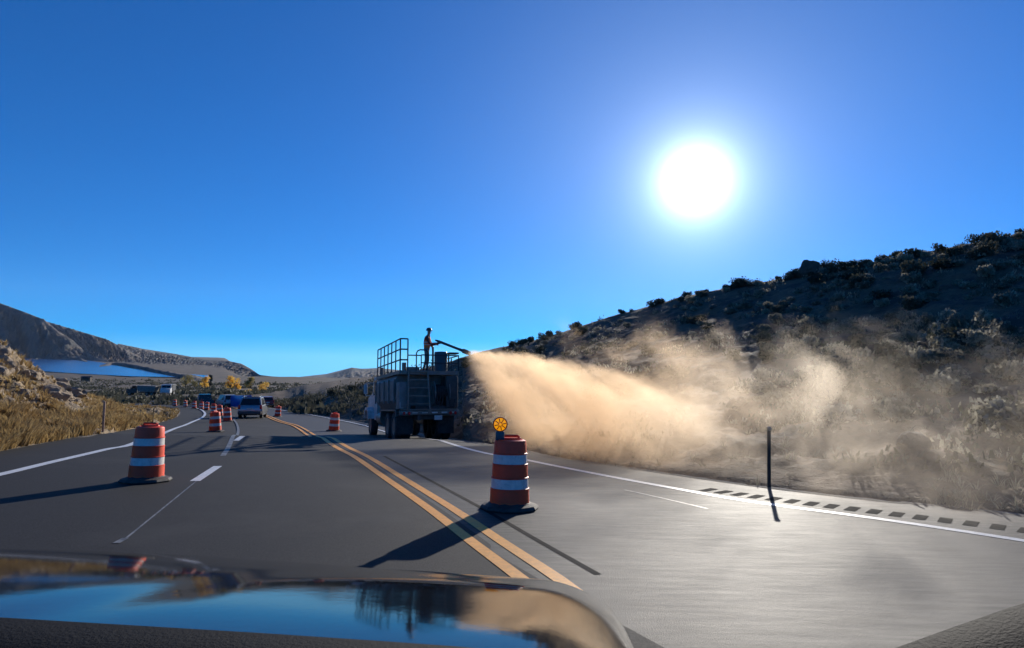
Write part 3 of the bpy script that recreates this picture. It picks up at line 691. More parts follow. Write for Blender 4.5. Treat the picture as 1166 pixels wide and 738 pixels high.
# ------------------------------------------------------------------ cars
def wheel(parent, x, y, r, wd, side):
    wt = MB(); rt_ = Matrix.Rotation(R(90), 3, 'Y'); wt.lathe([(r * .62, -wd / 2), (r * .93, -wd / 2), (r, -wd * .32), (r, wd * .32), (r * .93, wd / 2), (r * .62, wd / 2), (r * .62, -wd / 2)], 24, 0, (x, y, r), rot=rt_)
    wo_ = wt.build('wheel', MT['rubber'], parent, smoothf=35)
    rm = MB(); rm.lathe([(.001, 0), (r * .2, .02), (r * .55, -.03), (r * .63, .0)], 24, 0, (x + side * wd * .38, y, r), rot=rt_); rm.build('rim', MT['truck_steel'], wo_, smoothf=35)
def make_car(name, paint, kind='suv', L=4.6, W=1.85, Hh=1.68):
    rt = empty(name); hb = .95 if kind != 'van' else 1.1
    # side profile (y forward, z up), rear at y = -L/2
    r0, f0 = -L / 2, L / 2
    body = [(r0 + .05, .38), (r0, .55), (r0 + .02, .85), (r0 + .08, hb + .05), (f0 - 1.25, hb + .05), (f0 - .35, hb - .12), (f0 - .05, hb - .3), (f0, .5), (f0 - .1, .3), (f0 - .5, .25), (r0 + .5, .25)]
    m_ = MB(); n = len(body); secs = [(-W / 2, .93), (-W / 2 + .0, .97), (-W / 2 + .07, 1.0), (W / 2 - .07, 1.0), (W / 2, .97), (W / 2, .93)]
    vs = []; cz = .62
    for i, (x, s) in enumerate(secs):
        for y, z in body: vs.append((x * (1 if abs(z - .6) < .35 else .96), y * s, cz + (z - cz) * (s if i in (0, 5) else 1)))
    fs = [(i * n + j, i * n + (j + 1) % n, (i + 1) * n + (j + 1) % n, (i + 1) * n + j) for i in range(5) for j in range(n)] + [tuple(range(n)), tuple(range(5 * n, 6 * n))]
    m_.add(vs, fs); bo = m_.build('body', paint, rt, smoothf=35)
    if kind == 'pickup': cab = [(-.35, hb), (-.25, Hh - .04), (.75, Hh), (1.45, hb)]
    elif kind == 'van': cab = [(r0 + .05, hb), (r0 + .1, Hh), (f0 - 1.2, Hh), (f0 - .5, hb)]
    else: cab = [(r0 + .1, hb), (r0 + .45, Hh - .05), (r0 + .9, Hh), (.35, Hh), (1.15, hb)]
    g = MB(); n = len(cab); vs = []
    for sx in (-1, 1):
        for y, z in cab: vs.append((sx * (W / 2 - .06 - .16 * (z - hb) / (Hh - hb)), y, z + .04))
    g.add(vs, [tuple(range(n)), tuple(range(n, 2 * n))] + [(j, (j + 1) % n, n + (j + 1) % n, n + j) for j in range(n)]); g.build('cabin', paint, rt, smoothf=30)
    # windows
    if kind != 'van':
        (ya, za), (yb, zb) = (cab[0], cab[1]); e = .012
        def pt(t, s): y = lerp(ya, yb, t); z = lerp(za, zb, t) + .04; return (s * (W / 2 - .14 - .16 * t), y - e - .006, z + .01)
        g = MB(); g.add([pt(.14, -1), pt(.14, 1), pt(.9, .97), pt(.9, -.97)], [(0, 1, 2, 3)]); g.build('rear_window', MT['glass_dark'], rt)
        for sx in (-1, 1):
            g = MB(); ys = [cab[0][0] + .45, cab[1][0] + .35, cab[-2][0] - .1, cab[-1][0] - .35]; 
            zz = [hb + .1, Hh - .09, Hh - .07, hb + .1]; g.add([(sx * (W / 2 - .06 - .16 * (z - hb) / (Hh - hb) + .008), y, z + .03) for y, z in zip(ys, zz)], [(0, 1, 2, 3)]); g.build('side_window', MT['glass_dark'], rt)
    for sx in (-1, 1):
        g = MB(); g.box((sx * (W / 2 - .11), r0 + .03, .93 if kind != 'van' else 1.2), (.17, .10, .34), ch=.02); g.build('tail_light', MT['red_lens'], rt, smoothf=30)
        for yy in (r0 + .85, f0 - .9): wheel(rt, sx * (W / 2 - .12), yy, .35, .24, sx)
        g = MB(); g.box((sx * (W / 2 + .08), .75, hb + .12), (.16, .1, .13), ch=.03); g.build('wing_mirror', paint, rt, smoothf=30)
    g = MB(); g.box((0, r0 - .02, .45), (W - .12, .14, .26), ch=.04); g.build('bumper', MT['truck_dark'], rt, smoothf=30)
    g = MB(); g.box((0, r0 - .005, .78), (.5, .03, .13), ch=.005); g.build('number_plate', MT['truck_white'], rt)
    return rt
def heading(px, py, px2, py2):
    a, b = gxy((px, py)), gxy((px2, py2)); d = b - a; return math.atan2(-d.x, d.y)
car = make_car('suv', MT['silver_paint']); on_road(car, 288, 475.5, R(16)); tag(car, 'silver car driving away in the open lane past the drums', 'car')
g = MB(); g.box((0, -1.45, 1.735), (1.3, .3, .03), ch=.01); g.build('roof_spoiler', MT['silver_paint'], car)
for sx in (-1, 1):
    g = MB(); g.tube([(sx * .62, -1.3, 1.74), (sx * .62, -1.2, 1.79), (sx * .62, .2, 1.79), (sx * .62, .3, 1.74)], .018, 6); g.build('roof_rail', MT['black_paint'], car)
c2 = make_car('pickup_truck', MT['black_paint'], 'pickup', 5.4, 1.95, 1.85); on_road(c2, 233, 463.4, R(35)); tag(c2, 'dark pickup queued beyond the row of drums', 'pickup truck')
c3 = make_car('suv', MT['truck_white'], 'suv', 4.7, 1.9, 1.8); on_road(c3, 257, 463.6, R(42)); tag(c3, 'pale car between the dark pickup and the blue vehicle', 'car')
c4 = make_car('van', MT['blue_paint'], 'van', 5.6, 2.0, 2.1); on_road(c4, 273, 464.6, R(48)); c4.scale = (.85,) * 3; tag(c4, 'bright blue van ahead of the silver car', 'van')
c5 = make_car('suv', MT['red_paint'], 'suv', 4.4, 1.8, 1.6); on_road(c5, 303, 464.0, R(28)); tag(c5, 'dark red car partly hidden right of the silver car', 'car')
# parked work trucks beyond the bend
def dump_truck(name, paint, cabpaint):
    rt = empty(name)
    m_ = MB(); m_.box((0, 0, .85), (.9, 7.2, .22)); m_.build('chassis', MT['truck_dark'], rt)
    m_ = MB(); m_.prism([(-3.5, 1.1), (-3.8, 2.7), (1.2, 2.8), (1.2, 1.1)], -1.2, 1.2); 
    for y in (-2.8, -1.6, -.4, .7): m_.box((1.23, y, 1.9), (.06, .12, 1.5)); m_.box((-1.23, y, 1.9), (.06, .12, 1.5))
    m_.build('dump_bed', paint, rt)
    m_ = MB(); m_.prism([(1.5, .9), (1.5, 2.75), (2.5, 2.75), (2.85, 1.9), (4.1, 1.7), (4.25, 1.0), (4.25, .7), (1.5, .7)], -1.1, 1.1); cb = m_.build('cab', cabpaint, rt)
    m_ = MB(); m_.add([(-.95, 2.53, 2.66), (.95, 2.53, 2.66), (.95, 2.86, 1.98), (-.95, 2.86, 1.98)], [(0, 1, 2, 3)]); m_.build('windscreen', MT['glass_dark'], cb)
    for sx in (-1, 1):
        m_ = MB(); m_.add([(sx * 1.106, 1.7, 1.95), (sx * 1.106, 2.65, 1.95), (sx * 1.106, 2.42, 2.6), (sx * 1.106, 1.7, 2.6)], [(0, 1, 2, 3)]); m_.build('side_window', MT['glass_dark'], cb)
        m_ = MB(); m_.cyl((sx * .8, 4.26, 1.15), (sx * .8, 4.3, 1.15), .13, n=14); m_.build('headlight', MT['reflective_white'], rt)
        for y in (3.3, -1.4, -2.7): wheel(rt, sx * .95, y, .5, .32, sx)
    m_ = MB(); m_.box((0, 4.35, .75), (2.2, .15, .3), ch=.03); m_.build('bumper', MT['chrome'], rt); return rt
def valley_place(o, px, py, D, rz, s=1.0):
    p = at(px, py, D); o.location = (p.x, p.y, max(gheight(p.x, p.y), -99)); o.rotation_euler = (0, 0, rz); o.scale = (s,) * 3
t1 = dump_truck('dump_truck', MT['truck_grey'], MT['truck_dark']); valley_place(t1, 163, 452, 150, R(95), .85); tag(t1, 'grey dump truck seen side on, parked beyond the grassy bend', 'truck')
t2 = dump_truck('dump_truck', MT['truck_dark'], MT['truck_white']); valley_place(t2, 191, 452, 150, R(200), .95); tag(t2, 'dark truck facing the camera, parked beyond the grassy bend', 'truck')
# shed and small cabin by the lake
def hut(px, py, D, w_, h_, label, m='dark_rock'):
    p = at(px, py, D); p.z = gheight(p.x, p.y); rt = empty('shed', p, R(12)); tag(rt, label, 'shed')
    m_ = MB(); m_.box((0, 0, h_ / 2 - .5), (w_, w_ * .6, h_ + 1)); m_.build('wall', MT[m], rt); m_ = MB(); m_.prism([(-w_ * .36, h_), (0, h_ * 1.3), (w_ * .36, h_), (w_ * .36, h_ + .1), (0, h_ * 1.3 + .12), (-w_ * .36, h_ + .1)], -w_ * .55, w_ * .55); m_.build('roof', MT['truck_dark'], rt)
    m_ = MB(); m_.box((0, -w_ * .3 - .02, h_ * .35), (w_ * .16, .05, h_ * .7)); m_.build('door', MT['bark'], rt)
hut(99, 425, 900, 12, 6, 'dark shed standing against the blue lake')
hut(82, 436, 330, 6.5, 2.6, 'low brown hut on the slope above the left embankment', 'rock')

# ------------------------------------------------------------------ spray truck with its rear platform
TR = empty('spray_truck'); tag(TR, 'grey hydroseeding truck with railed platform, parked at the right edge', 'truck')
TP = at(489, 503, 24.2); TH = R(22)
TR.location = (TP.x, TP.y, zr(TP.y + 1.8) + .13); TR.rotation_euler = (math.atan((zr(TP.y + 6.5) - zr(TP.y + 1.8)) / 5.0), 0, TH); TSC = Vector((.98, .98, 1.11)); TR.scale = TSC
def tp(name, mb, m, parent=None, sm=30): return mb.build(name, m, parent or TR, smoothf=sm)
m_ = MB()
for sx in (-.42, .42): m_.box((sx, 4.1, .88), (.12, 8.2, .26))
for y in (.3, 2, 3.6, 5.5, 7.8): m_.box((0, y, .88), (.84, .1, .2))
tp('chassis', m_, MT['truck_dark'])
m_ = MB(); prof = [(-.85, 1.08), (-1.22, 1.45), (-1.24, 2.18), (-1.1, 2.38), (1.1, 2.38), (1.24, 2.18), (1.22, 1.45), (.85, 1.08)]
vs = [(x, .95, z) for x, z in prof] + [(x, 5.3, z) for x, z in prof]; n = 8
m_.add(vs, [(i, (i + 1) % n, n + (i + 1) % n, n + i) for i in range(n)] + [tuple(range(n)), tuple(range(n, 2 * n))])
for y in (.97, 2.1, 3.2, 4.3, 5.28):
    for sx in (-1, 1): m_.box((sx * 1.255, y, 1.8), (.05, .09, .86))
tank = tp('tank', m_, MT['truck_grey'])
m_ = MB()
for x0 in (-1.0, -.3, .5): m_.cyl((x0 + .4, 3, 2.38), (x0 + .4, 3, 2.43), .0 + .22, n=16)
m_.build('hatch', MT['truck_dark'], tank)
m_ = MB(); m_.box((0, 2.7, 2.47), (2.44, 5.3, .05))
for x in (-1.2, 1.2): m_.box((x, 2.7, 2.44), (.06, 5.3, .12))
m_.box((0, .07, 2.43), (2.46, .07, .14)); tp('platform', m_, MT['truck_steel'])
# tall side railing on the left, lower rails at the back and right
def rail(name, pts, zb, zt, posts, bars, r=.022):
    q = MB(); 
    for t in posts:
        p = Vector(pts[0]).lerp(Vector(pts[1]), t); q.cyl((p.x, p.y, zb), (p.x, p.y, zt), r, n=7)
    for k in range(bars):
        z = lerp(zb, zt, (k + 1) / bars); q.cyl((pts[0][0], pts[0][1], z), (pts[1][0], pts[1][1], z), r, n=7)
    return tp(name, q, MT['rail_metal'])
rail('railing', ((-1.2, .1, 0), (-1.2, 5.2, 0)), 2.5, 3.62, [0, .17, .34, .5, .67, .84, 1], 3, .027)
rail('railing', ((-1.2, .06, 0), (-.9, .06, 0)), 2.5, 3.62, [0, 1], 3, .027)
rail('railing', ((-.9, .06, 0), (-.35, .06, 0)), 2.5, 3.04, [0, 1], 1)
rail('railing', ((-.35, .06, 0), (1.22, .06, 0)), 2.5, 3.06, [0, .3, .66, 1], 2)
rail('railing', ((1.22, .06, 0), (1.22, 3.2, 0)), 2.5, 3.06, [0, .33, .66, 1], 2)
q = MB(); q.tube([(-.55, .06, 2.5), (-.55, .06, 3.12), (-.5, .06, 3.2), (-.4, .06, 3.24), (-.15, .06, 3.24), (-.08, .06, 3.18), (-.08, .06, 2.5)], .024, 7); tp('ladder_handrail', q, MT['rail_metal'])
q = MB()
for x in (-.88, .02): q.box((x, -.02, 1.72), (.06, .06, 1.55)) if x < 0 else q.cyl((x, -.04, .95), (x - .12, -.03, 2.5), .035, n=8)
for k in range(6): q.box((-.45, -.03, 1.05 + k * .28), (.86 - .02 * k, .09, .035))
tp('ladder', q, MT['truck_steel'])
q = MB(); rx = Matrix.Rotation(R(90), 3, 'Y')
q.lathe([(.001, -.22), (.43, -.22), (.43, -.19), (.2, -.18), (.2, .38), (.43, .39), (.43, .42), (.001, .42)], 28, 0, (.42, .32, 1.72), rot=rx); hr = tp('hose_reel', q, MT['truck_grey'])
q = MB()
for k in range(7):
    for i in range(20):
        a0, a1 = i * .314, (i + 1) * .314; x = .29 + k * .075; q.cyl((x, .32 + .27 * math.cos(a0), 1.72 + .27 * math.sin(a0)), (x, .32 + .27 * math.cos(a1), 1.72 + .27 * math.sin(a1)), .038, n=6, cap=False)
q.build('hose', MT['rubber'], hr, smoothf=60)
q = MB(); q.box((.95, .45, 1.75), (.5, .8, 1.15), ch=.04); q.box((.95, .03, 1.95), (.38, .03, .5)); q.box((.3, .5, 1.2), (1.7, .7, .12)); tp('engine_housing', q, MT['truck_dark'])
q = MB(); q.box((-1.04, .4, 1.62), (.36, .65, .95), ch=.03); q.box((-1.04, .06, 1.3), (.26, .03, .2)); tp('control_box', q, MT['truck_grey'])
q = MB(); q.box((-1.12, .07, 1.28), (.14, .02, .2)); tp('sign_plate', q, MT['truck_white'])
q = MB(); q.box((0, .02, 1.02), (2.44, .12, .16), ch=.02); q.box((0, .0, 1.13), (2.3, .2, .04)); bmp = tp('bumper', q, MT['truck_steel'])
for sx in (-1, 1):
    for k in range(2): q = MB(); q.cyl((sx * (1.05 - k * .2), -.06, 1.0), (sx * (1.05 - k * .2), -.09, 1.0), .06, n=12); q.build('tail_light', MT['red_lens'], bmp)
    q = MB(); q.box((sx * .86, .62, .64), (.66, .02, .76)); tp('mudflap', q, MT['rubber'])
    q = MB(); q.prism([(.55, .9), (.7, 1.14), (3.9, 1.14), (4.05, .9), (3.95, .88), (3.85, 1.08), (.75, 1.08), (.63, .88)], sx * .55, sx * 1.25); tp('fender', q, MT['truck_steel'])
    for y in (1.4, 2.75):
        wheel(TR, sx * 1.02, y, .52, .30, sx); wheel(TR, sx * .68, y, .52, .30, sx)
    wheel(TR, sx * 1.05, 7.0, .52, .32, sx)
    q = MB(); q.cyl((sx * .95, 4.2, .78), (sx * .95, 5.3, .78), .27, n=18); tp('fuel_tank', q, MT['truck_steel'])
q = MB(); q.prism([(5.6, .95), (5.6, 2.5), (6.6, 2.55), (6.95, 1.85), (8.25, 1.65), (8.4, 1.1), (8.4, .7), (7.7, .7), (7.5, 1.1), (6.5, 1.1), (6.3, .7), (5.6, .7)], -1.12, 1.12); cab = tp('cab', q, MT['truck_white'])
for sx in (-1, 1):
    q = MB(); q.prism([(6.3, .75), (6.42, 1.08), (6.75, 1.24), (7.3, 1.24), (7.6, 1.08), (7.75, .75), (7.6, .75), (7.45, 1.0), (7.2, 1.12), (6.8, 1.12), (6.55, 1.0), (6.45, .75)], sx * 1.05, sx * 1.42); tp('front_fender', q, MT['truck_white'], cab)
    q = MB(); q.add([(sx * 1.126, 5.75, 1.75), (sx * 1.126, 6.75, 1.75), (sx * 1.126, 6.52, 2.4), (sx * 1.126, 5.75, 2.4)], [(0, 1, 2, 3)]); q.build('side_window', MT['glass_dark'], cab)
    q = MB(); q.tube([(sx * 1.12, 6.7, 2.3), (sx * 1.5, 6.75, 2.28), (sx * 1.5, 6.75, 1.75), (sx * 1.12, 6.7, 1.72)], .018, 6); q.box((sx * 1.5, 6.74, 2.02), (.18, .06, .42), ch=.02); q.build('mirror', MT['truck_white'], cab)
q = MB(); q.cyl((-.95, 5.45, 1.0), (-.95, 5.45, 2.9), .07, n=10); tp('exhaust_stack', q, MT['truck_steel'])
q = MB()
for k, (x, z) in enumerate(((.12, 1.35), (.22, 1.28), (.72, 1.25))):
    q.tube([(x, .02, 1.95), (x + .03, -.07, 1.7), (x + .1, -.1, z), (x + .25, -.07, z - .05), (x + .32, -.02, z + .25)], .022, 7)
tp('hose', q, MT['rubber'], sm=60)
q = MB()
for x in (-1.0, -.6, -.2, .2, .6, 1.0): q.box((x, -.045, 1.02), (.24, .006, .045))
q.build('reflective_tape', MT['reflective_white'], bmp)
q = MB(); q.box((0.35, -.03, .84), (.32, .012, .16)); q.build('number_plate', MT['truck_white'], bmp)
q = MB(); q.box((-.5, 1.0, 2.58), (.5, .5, .18), ch=.02); q.cyl((-.95, .5, 2.5), (-.95, .5, 2.8), .09, n=12); tp('toolbox', q, MT['truck_steel'])
# pump box and spray gun on the platform
q = MB(); q.lathe([(.001, 2.5), (.25, 2.5), (.27, 2.53), (.27, 3.18), (.25, 3.22), (.001, 3.22)], 20, 0, (.60, .55, 0)); tp('pump_housing', q, MT['tank_teal'])
q = MB(); q.box((1.08, .5, 3.17), (.42, .5, .05)); q.box((.98, .7, 2.8), (.05, .05, .7)); tp('control_stand', q, MT['rail_metal'])
# spray gun: riser, elbow, barrel and tapered tip pointing right over the hill
nozz = at(535, 402.5, TP.y + .4)
TRm = Matrix.Translation(TR.location) @ TR.rotation_euler.to_matrix().to_4x4() @ Matrix.Diagonal((*TSC, 1)); inv = TRm.inverted()
nl = inv @ nozz; base_g = inv @ at(500, 389, TP.y + .9)
q = MB(); q.tube([(.42, 1.15, 2.5), (.42, 1.15, 3.3), (.40, 1.1, 3.44), (.3, 1.0, 3.5), base_g + Vector((.12, 0, -.02))], .045, 10); gd = (nl - base_g).normalized()
q.cyl(base_g, base_g + gd * .9, .05, .045, 12); q.cyl(base_g + gd * .9, nl, .045, .075, 12); q.cyl(base_g - gd * .18, base_g, .03, .05, 10)
q.cyl(nl - gd * .32, nl - gd * .1, .085, .085, 12)
tp('spray_gun', q, MT['truck_dark'], sm=40)

# ------------------------------------------------------------------ worker on the platform
def worker():
    J = {}; V = []; E = []; RD = []
    def j(name, co, r, par=None):
        J[name] = len(V); V.append(Vector(co)); RD.append(r)
        if par: E.append((J[par], J[name]))
    # facing +x (towards the spray), z from the feet
    j('pelvis', (0, 0, .95), (.135, .16)); j('waist', (.01, 0, 1.08), (.12, .15), 'pelvis'); j('chest', (.02, 0, 1.28), (.135, .185), 'waist'); j('neckb', (.035, 0, 1.45), (.075, .09), 'chest'); j('neck', (.055, 0, 1.52), (.052, .052), 'neckb')
    j('headl', (.075, 0, 1.585), (.078, .07), 'neck'); j('head', (.075, 0, 1.67), (.095, .078), 'headl'); j('crown', (.065, 0, 1.735), (.07, .06), 'head')
    for s, nm in ((1, 'l'), (-1, 'r')):
        j('sh' + nm, (.03, s * .19, 1.41), (.065, .065), 'neckb'); j('el' + nm, (.16 if s > 0 else .12, s * .25, 1.17), (.046, .046), 'sh' + nm)
        j('wr' + nm, (.43 if s > 0 else .33, s * .10 - .02, 1.20 if s > 0 else 1.12), (.03, .03), 'el' + nm); j('pm' + nm, (.50 if s > 0 else .40, s * .055, 1.21 if s > 0 else 1.13), (.038, .028), 'wr' + nm)
        j('hip' + nm, (0, s * .095, .88), (.10, .10), 'pelvis'); j('kn' + nm, (.05 if s > 0 else .0, s * .13, .49), (.062, .062), 'hip' + nm); j('an' + nm, (-.0 if s > 0 else -.10, s * .14, .10), (.045, .045), 'kn' + nm)
        j('he' + nm, (J and (-.02 if s > 0 else -.12), s * .14, .045), (.045, .045), 'an' + nm); j('to' + nm, (.17 if s > 0 else .07, s * .16, .04), (.04, .045), 'he' + nm)
        for k in range(4):
            b0 = V[J['pm' + nm]] + Vector((.03, 0, .028 - .02 * k)); j('f%d%s' % (k, nm), b0 + Vector((.03, -s * .01, 0)), (.011, .011), 'pm' + nm); j('g%d%s' % (k, nm), b0 + Vector((.045, -s * .045, -.005)), (.010, .010), 'f%d%s' % (k, nm))
        j('th' + nm, V[J['pm' + nm]] + Vector((.01, -s * .035, .04)), (.012, .012), 'pm' + nm)
    me = bpy.data.meshes.new('person'); me.from_pydata(V, E, []); o = bpy.data.objects.new('person', me); col.objects.link(o)
    md = o.modifiers.new('s', 'SKIN'); md.use_smooth_shade = True
    for i, r in enumerate(RD):
        sv = me.skin_vertices[0].data[i]; sv.radius = r; sv.use_root = (i == 0)
    sb = o.modifiers.new('d', 'SUBSURF'); sb.levels = 2; sb.render_levels = 2
    bpy.context.view_layer.update(); dg = bpy.context.evaluated_depsgraph_get(); nm_ = bpy.data.meshes.new_from_object(o.evaluated_get(dg)); o.modifiers.clear(); o.data = nm_
    nm_.materials.clear()
    for k in ('skin', 'shirt', 'vest', 'trousers', 'boots'): nm_.materials.append(MT[k])
    for p in nm_.polygons:
        c_ = p.center
        if c_.z < .13: i = 4
        elif c_.z < .97: i = 3
        elif c_.z > 1.50: i = 0
        elif c_.x > (.36) : i = 0
        elif abs(c_.y) < .17 and c_.x < .20: i = 2 if c_.z < 1.43 else 1
        else: i = 1
        p.material_index = i; p.use_smooth = True
    return o
pw = worker()
hh = MB(); hh.lathe([(.155, -.005), (.125, .0), (.118, .04), (.10, .085), (.06, .12), (.001, .13)], 24, 0, (.07, 0, 1.70)); hh.box((.19, 0, 1.70), (.10, .16, .012), ch=.004); hh.build('hard_hat', MT['helmet'], pw, smoothf=60)
fz = MB()   # face: nose, eyes, ears
fz.ball((.172, 0, 1.645), .017, 8, 0); fz.ball((.078, .078, 1.65), .02, 8, 0, (.7, .5, 1.3)); fz.ball((.078, -.078, 1.65), .02, 8, 0, (.7, .5, 1.3)); fz.build('face', MT['skin'], pw, smoothf=60)
ey = MB(); ey.ball((.155, .03, 1.668), .010, 8); ey.ball((.155, -.03, 1.668), .010, 8); ey.build('eyes', MT['boots'], pw)
vs_ = MB(); 
for z in (1.12, 1.22): vs_.lathe([(.172, z - .02), (.175, z), (.172, z + .02)], 24, 0, (.012, 0, 0), rot=Matrix.Diagonal((.80, 1.0, 1)))
vs_.build('vest_band', MT['reflective_white'], pw, smoothf=60)
tag(pw, 'person in orange vest and hard hat aiming the spray gun from the truck', 'person')
wp = at(489, 421, TP.y + .6)
loc = TRm @ Vector(((inv @ wp).x, .95, 2.50)); pw.location = loc; pw.rotation_euler = (0, 0, R(2)); pw.scale = (1, 1, 1)

# ------------------------------------------------------------------ blown dust and mulch (a volume)
NZ = nozz
Adir = Vector((4.9, -10.7, 0)).normalized(); Bdir = Vector((-Adir.y, Adir.x, 0))
m = bpy.data.materials.new('dust'); m.use_nodes = True; t = m.node_tree; t.nodes.clear()
def nn(k): return t.nodes.new(k)
def mth(op, a, b=None, c=None):
    n = nn('ShaderNodeMath'); n.operation = op
    for i, v in enumerate((a, b, c)):
        if v is None: continue
        if isinstance(v, (int, float)): n.inputs[i].default_value = v
        else: t.links.new(v, n.inputs[i])
    return n.outputs[0]
def sst(x, a, b):
    n = nn('ShaderNodeMapRange'); n.interpolation_type = 'SMOOTHSTEP'; n.inputs[1].default_value = a; n.inputs[2].default_value = b; t.links.new(x, n.inputs[0]); return n.outputs[0]
gpz = nn('ShaderNodeNewGeometry'); rel = nn('ShaderNodeVectorMath'); rel.operation = 'SUBTRACT'; t.links.new(gpz.outputs['Position'], rel.inputs[0]); rel.inputs[1].default_value = NZ
def dt(v):
    n = nn('ShaderNodeVectorMath'); n.operation = 'DOT_PRODUCT'; t.links.new(rel.outputs[0], n.inputs[0]); n.inputs[1].default_value = v; return n.outputs['Value']
s_, w_, z_ = dt(Adir), dt(Bdir), dt((0, 0, 1))
cx_ = nn('ShaderNodeCombineXYZ'); t.links.new(mth('MULTIPLY', s_, .30), cx_.inputs[0]); t.links.new(w_, cx_.inputs[1]); t.links.new(mth('MULTIPLY_ADD', s_, .45, z_), cx_.inputs[2])
def nse(v, sc_, det, dist=0.0):
    n = nn('ShaderNodeTexNoise'); n.inputs['Scale'].default_value = sc_; n.inputs['Detail'].default_value = det; n.inputs['Roughness'].default_value = .62; n.inputs['Distortion'].default_value = dist; t.links.new(v, n.inputs['Vector']); return n.outputs[0]
n1 = nse(cx_.outputs[0], 1.25, 6, .6); n2 = nse(rel.outputs[0], .62, 6, 1.0)
wob = mth('MULTIPLY', mth('SUBTRACT', n1, .5), 1.1); wobs = mth('MULTIPLY', wob, mth('MINIMUM', mth('MULTIPLY', mth('MAXIMUM', s_, 0), .35), 1))
top = mth('ADD', mth('SUBTRACT', .16, mth('MULTIPLY', mth('MULTIPLY', s_, s_), .0078)), wobs)
bot = mth('MULTIPLY_ADD', s_, -.52, -.03)
up_ = sst(mth('SUBTRACT', top, z_), 0, .22); lo_ = sst(mth('SUBTRACT', z_, bot), 0, .35)
ww = mth('MULTIPLY_ADD', mth('MAXIMUM', s_, 0), .12, .15); q2 = mth('DIVIDE', w_, ww); lat = mth('EXPONENT', mth('MULTIPLY', mth('MULTIPLY', q2, q2), -1.0))
ends = mth('MULTIPLY', sst(s_, 0.0, .15), mth('SUBTRACT', 1.0, sst(s_, 9.5, 15.0)))
jet = mth('MULTIPLY', mth('MULTIPLY', up_, lo_), mth('MULTIPLY', lat, ends))
jet = mth('MULTIPLY', jet, mth('MULTIPLY', sst(n1, .33, .60), 1.0)); jet = mth('DIVIDE', jet, mth('MULTIPLY_ADD', mth('MAXIMUM', s_, 0), .17, .45)); jet = mth('MULTIPLY', jet, 1.25)
# drifting cloud rising off the verge: height above the falling ground, beyond where the jet lands
s0 = mth('MULTIPLY', sst(s_, 6.0, 10.0), mth('SUBTRACT', 1.0, sst(s_, 15.5, 21.0)))
hz = mth('ADD', z_, 2.9); topc = mth('MULTIPLY_ADD', n2, 8.5, -1.3)
cz_ = sst(mth('SUBTRACT', topc, hz), 0, 2.4)
wc = mth('DIVIDE', mth('SUBTRACT', w_, mth('MULTIPLY_ADD', s_, .12, -.6)), 2.4); lc = mth('EXPONENT', mth('MULTIPLY', mth('MULTIPLY', wc, wc), -1.0))
cloud = mth('MULTIPLY', mth('MULTIPLY', s0, cz_), mth('MULTIPLY', lc, sst(n2, .42, .70))); cloud = mth('MULTIPLY', cloud, .27)
dens = mth('MULTIPLY', mth('ADD', jet, cloud), sst(mth('SUBTRACT', w_, mth('MULTIPLY_ADD', s_, .16, -2.8)), -.35, .2))
cm = nn('ShaderNodeMix'); cm.data_type = 'RGBA'; cm.inputs[6].default_value = (.80, .61, .42, 1); cm.inputs[7].default_value = (.78, .69, .58, 1); t.links.new(sst(s_, 9.0, 15.0), cm.inputs[0])
pv = nn('ShaderNodeVolumePrincipled'); t.links.new(cm.outputs[2], pv.inputs['Color']); pv.inputs['Color'].default_value = (.84, .65, .43, 1); pv.inputs['Anisotropy'].default_value = .62; t.links.new(dens, pv.inputs['Density'])
om = nn('ShaderNodeOutputMaterial'); t.links.new(pv.outputs[0], om.inputs['Volume'])
m.cycles.volume_sampling = 'MULTIPLE_IMPORTANCE'
# closed hull round the plume
bm = bmesh.new()
for s, wa, wb, zl, zh in ((-.1, -.5, .5, -.4, .4), (3, -1.9, 2, -3.4, 1.1), (7, -2, 4, -3.6, 2.4), (12, -1.5, 5.5, -3.4, 3.6), (17, -.8, 6, -3.2, 3.6), (21.5, .2, 5.5, -3, 3)):
    for wq in (wa, wb):
        for zz in (zl, zh): bm.verts.new(NZ + Adir * s + Bdir * wq + Vector((0, 0, zz)))
bmesh.ops.convex_hull(bm, input=bm.verts)
bmesh.ops.recalc_face_normals(bm, faces=bm.faces)
me = bpy.data.meshes.new('dust'); bm.to_mesh(me); bm.free(); me.materials.append(m); du = bpy.data.objects.new('dust', me); col.objects.link(du)
tag(du, 'tan cloud of dust and mulch blown from the truck onto the hillside', 'dust', kind='stuff')

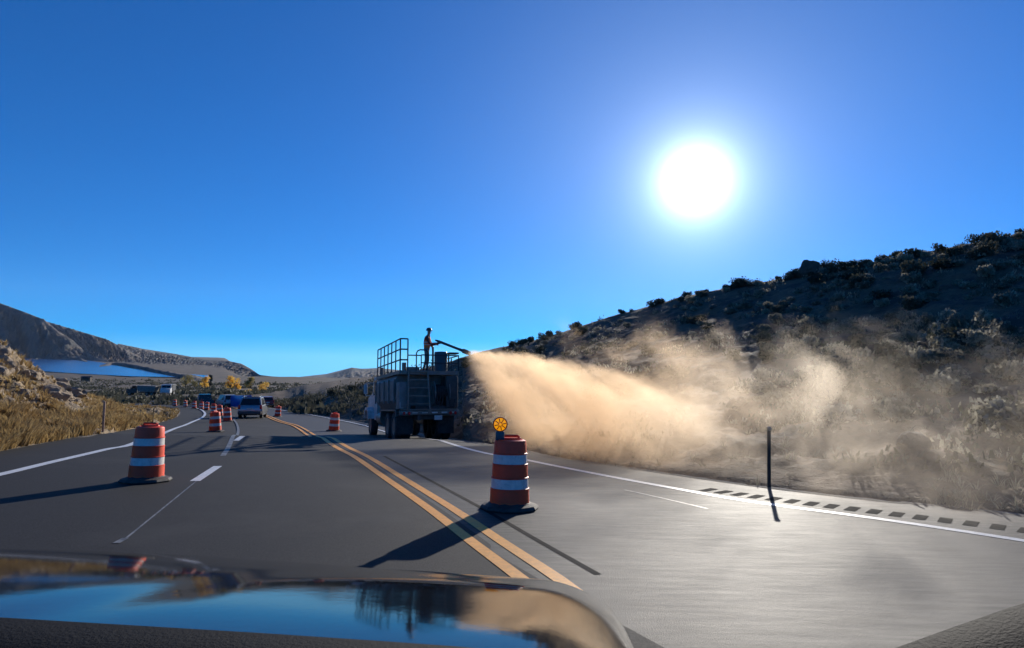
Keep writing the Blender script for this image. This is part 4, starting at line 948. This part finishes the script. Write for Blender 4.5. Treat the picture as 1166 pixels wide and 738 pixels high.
# ------------------------------------------------------------------ the car the picture was taken from: bonnet, dash
CAR = empty('car', (0, 0, 0)); tag(CAR, 'black car bonnet and dashboard edge closest to the camera', 'car')
yaw = R(-5); ch_, sh_ = math.cos(yaw), math.sin(yaw)
def cw(u, v, z): return (u * ch_ - v * sh_, u * sh_ + v * ch_, z)
def hood_z(u, v):
    s = v - 1.1; z = CAMZ - .418 - ((.205 + .03 * (u + 1)) * s + .5 * .17 * s * s + max(0, s - .55) ** 2 * .8)
    z -= .035 * max(0, abs(u + .45) - .4) ** 2
    e = math.hypot((u + .22) / .30, (v - 1.22) / .14); z += .0065 * math.exp(-e ** 2)
    z -= .002 * math.exp(-((u + .62 - .25 * (v - 1.2)) / .09) ** 2)
    z -= max(0, u + .06) ** 2 * 1.6
    return z
mb = MB(); nu, nv = 150, 110; vs = []
for i in range(nu + 1):
    u = lerp(-2.3, .13, i / nu)
    vf = 1.86 - .06 * (u + .6) ** 2 - 6 * max(0, u + .02) ** 2
    for j in range(nv + 1):
        v = lerp(.72, vf, j / nv); vs.append(cw(u, v, hood_z(u, v) - (.3 if i == nu else 0)))
    vs.append(cw(u, vf + .03, hood_z(u, vf) - .05)); vs.append(cw(u, vf + .02, hood_z(u, vf) - .3))
n = nv + 3
mb.add(vs, [(i * n + j, (i + 1) * n + j, (i + 1) * n + j + 1, i * n + j + 1) for i in range(nu) for j in range(n - 1)])
mb.build('bonnet', MT['hood_paint'], CAR, smoothf=180)
# dashboard top
def dz(px): return interp([(-200, 700), (0, 703), (150, 712), (300, 721), (450, 731), (560, 739), (700, 748), (900, 748), (1000, 745), (1080, 716), (1166, 686), (1400, 640)], px)
mb = MB(); vs = []; xs = [-400 + 25 * i for i in range(80)]
for px in xs:
    e = at(px, dz(px), .58)
    for dy, dzz in ((0.06, -.06), (.01, -.012), (0, 0), (-.05, .004), (-.15, .0), (-.30, -.01), (-.42, -.04), (-.5, -.12)): vs.append((e.x, e.y + dy, e.z + dzz - .0 + (-.09 if dy < -.02 else 0) * (-dy)))
n = 8; mb.add(vs, [(i * n + j, (i + 1) * n + j, (i + 1) * n + j + 1, i * n + j + 1) for i in range(len(xs) - 1) for j in range(n - 1)]); mb.build('dashboard', MT['dash_plastic'], CAR, smoothf=180)
# ------------------------------------------------------------------ air
m = bpy.data.materials.new('haze'); m.use_nodes = True; t = m.node_tree; t.nodes.clear(); pv = t.nodes.new('ShaderNodeVolumePrincipled'); om = t.nodes.new('ShaderNodeOutputMaterial')
pv.inputs['Color'].default_value = (.62, .78, 1, 1); pv.inputs['Density'].default_value = 0.000014; pv.inputs['Anisotropy'].default_value = .2; t.links.new(pv.outputs[0], om.inputs['Volume'])
mb = MB(); mb.box((0, 1500, 0), (24000, 20000, 2400)); tag(mb.build('haze', m), kind='stuff')
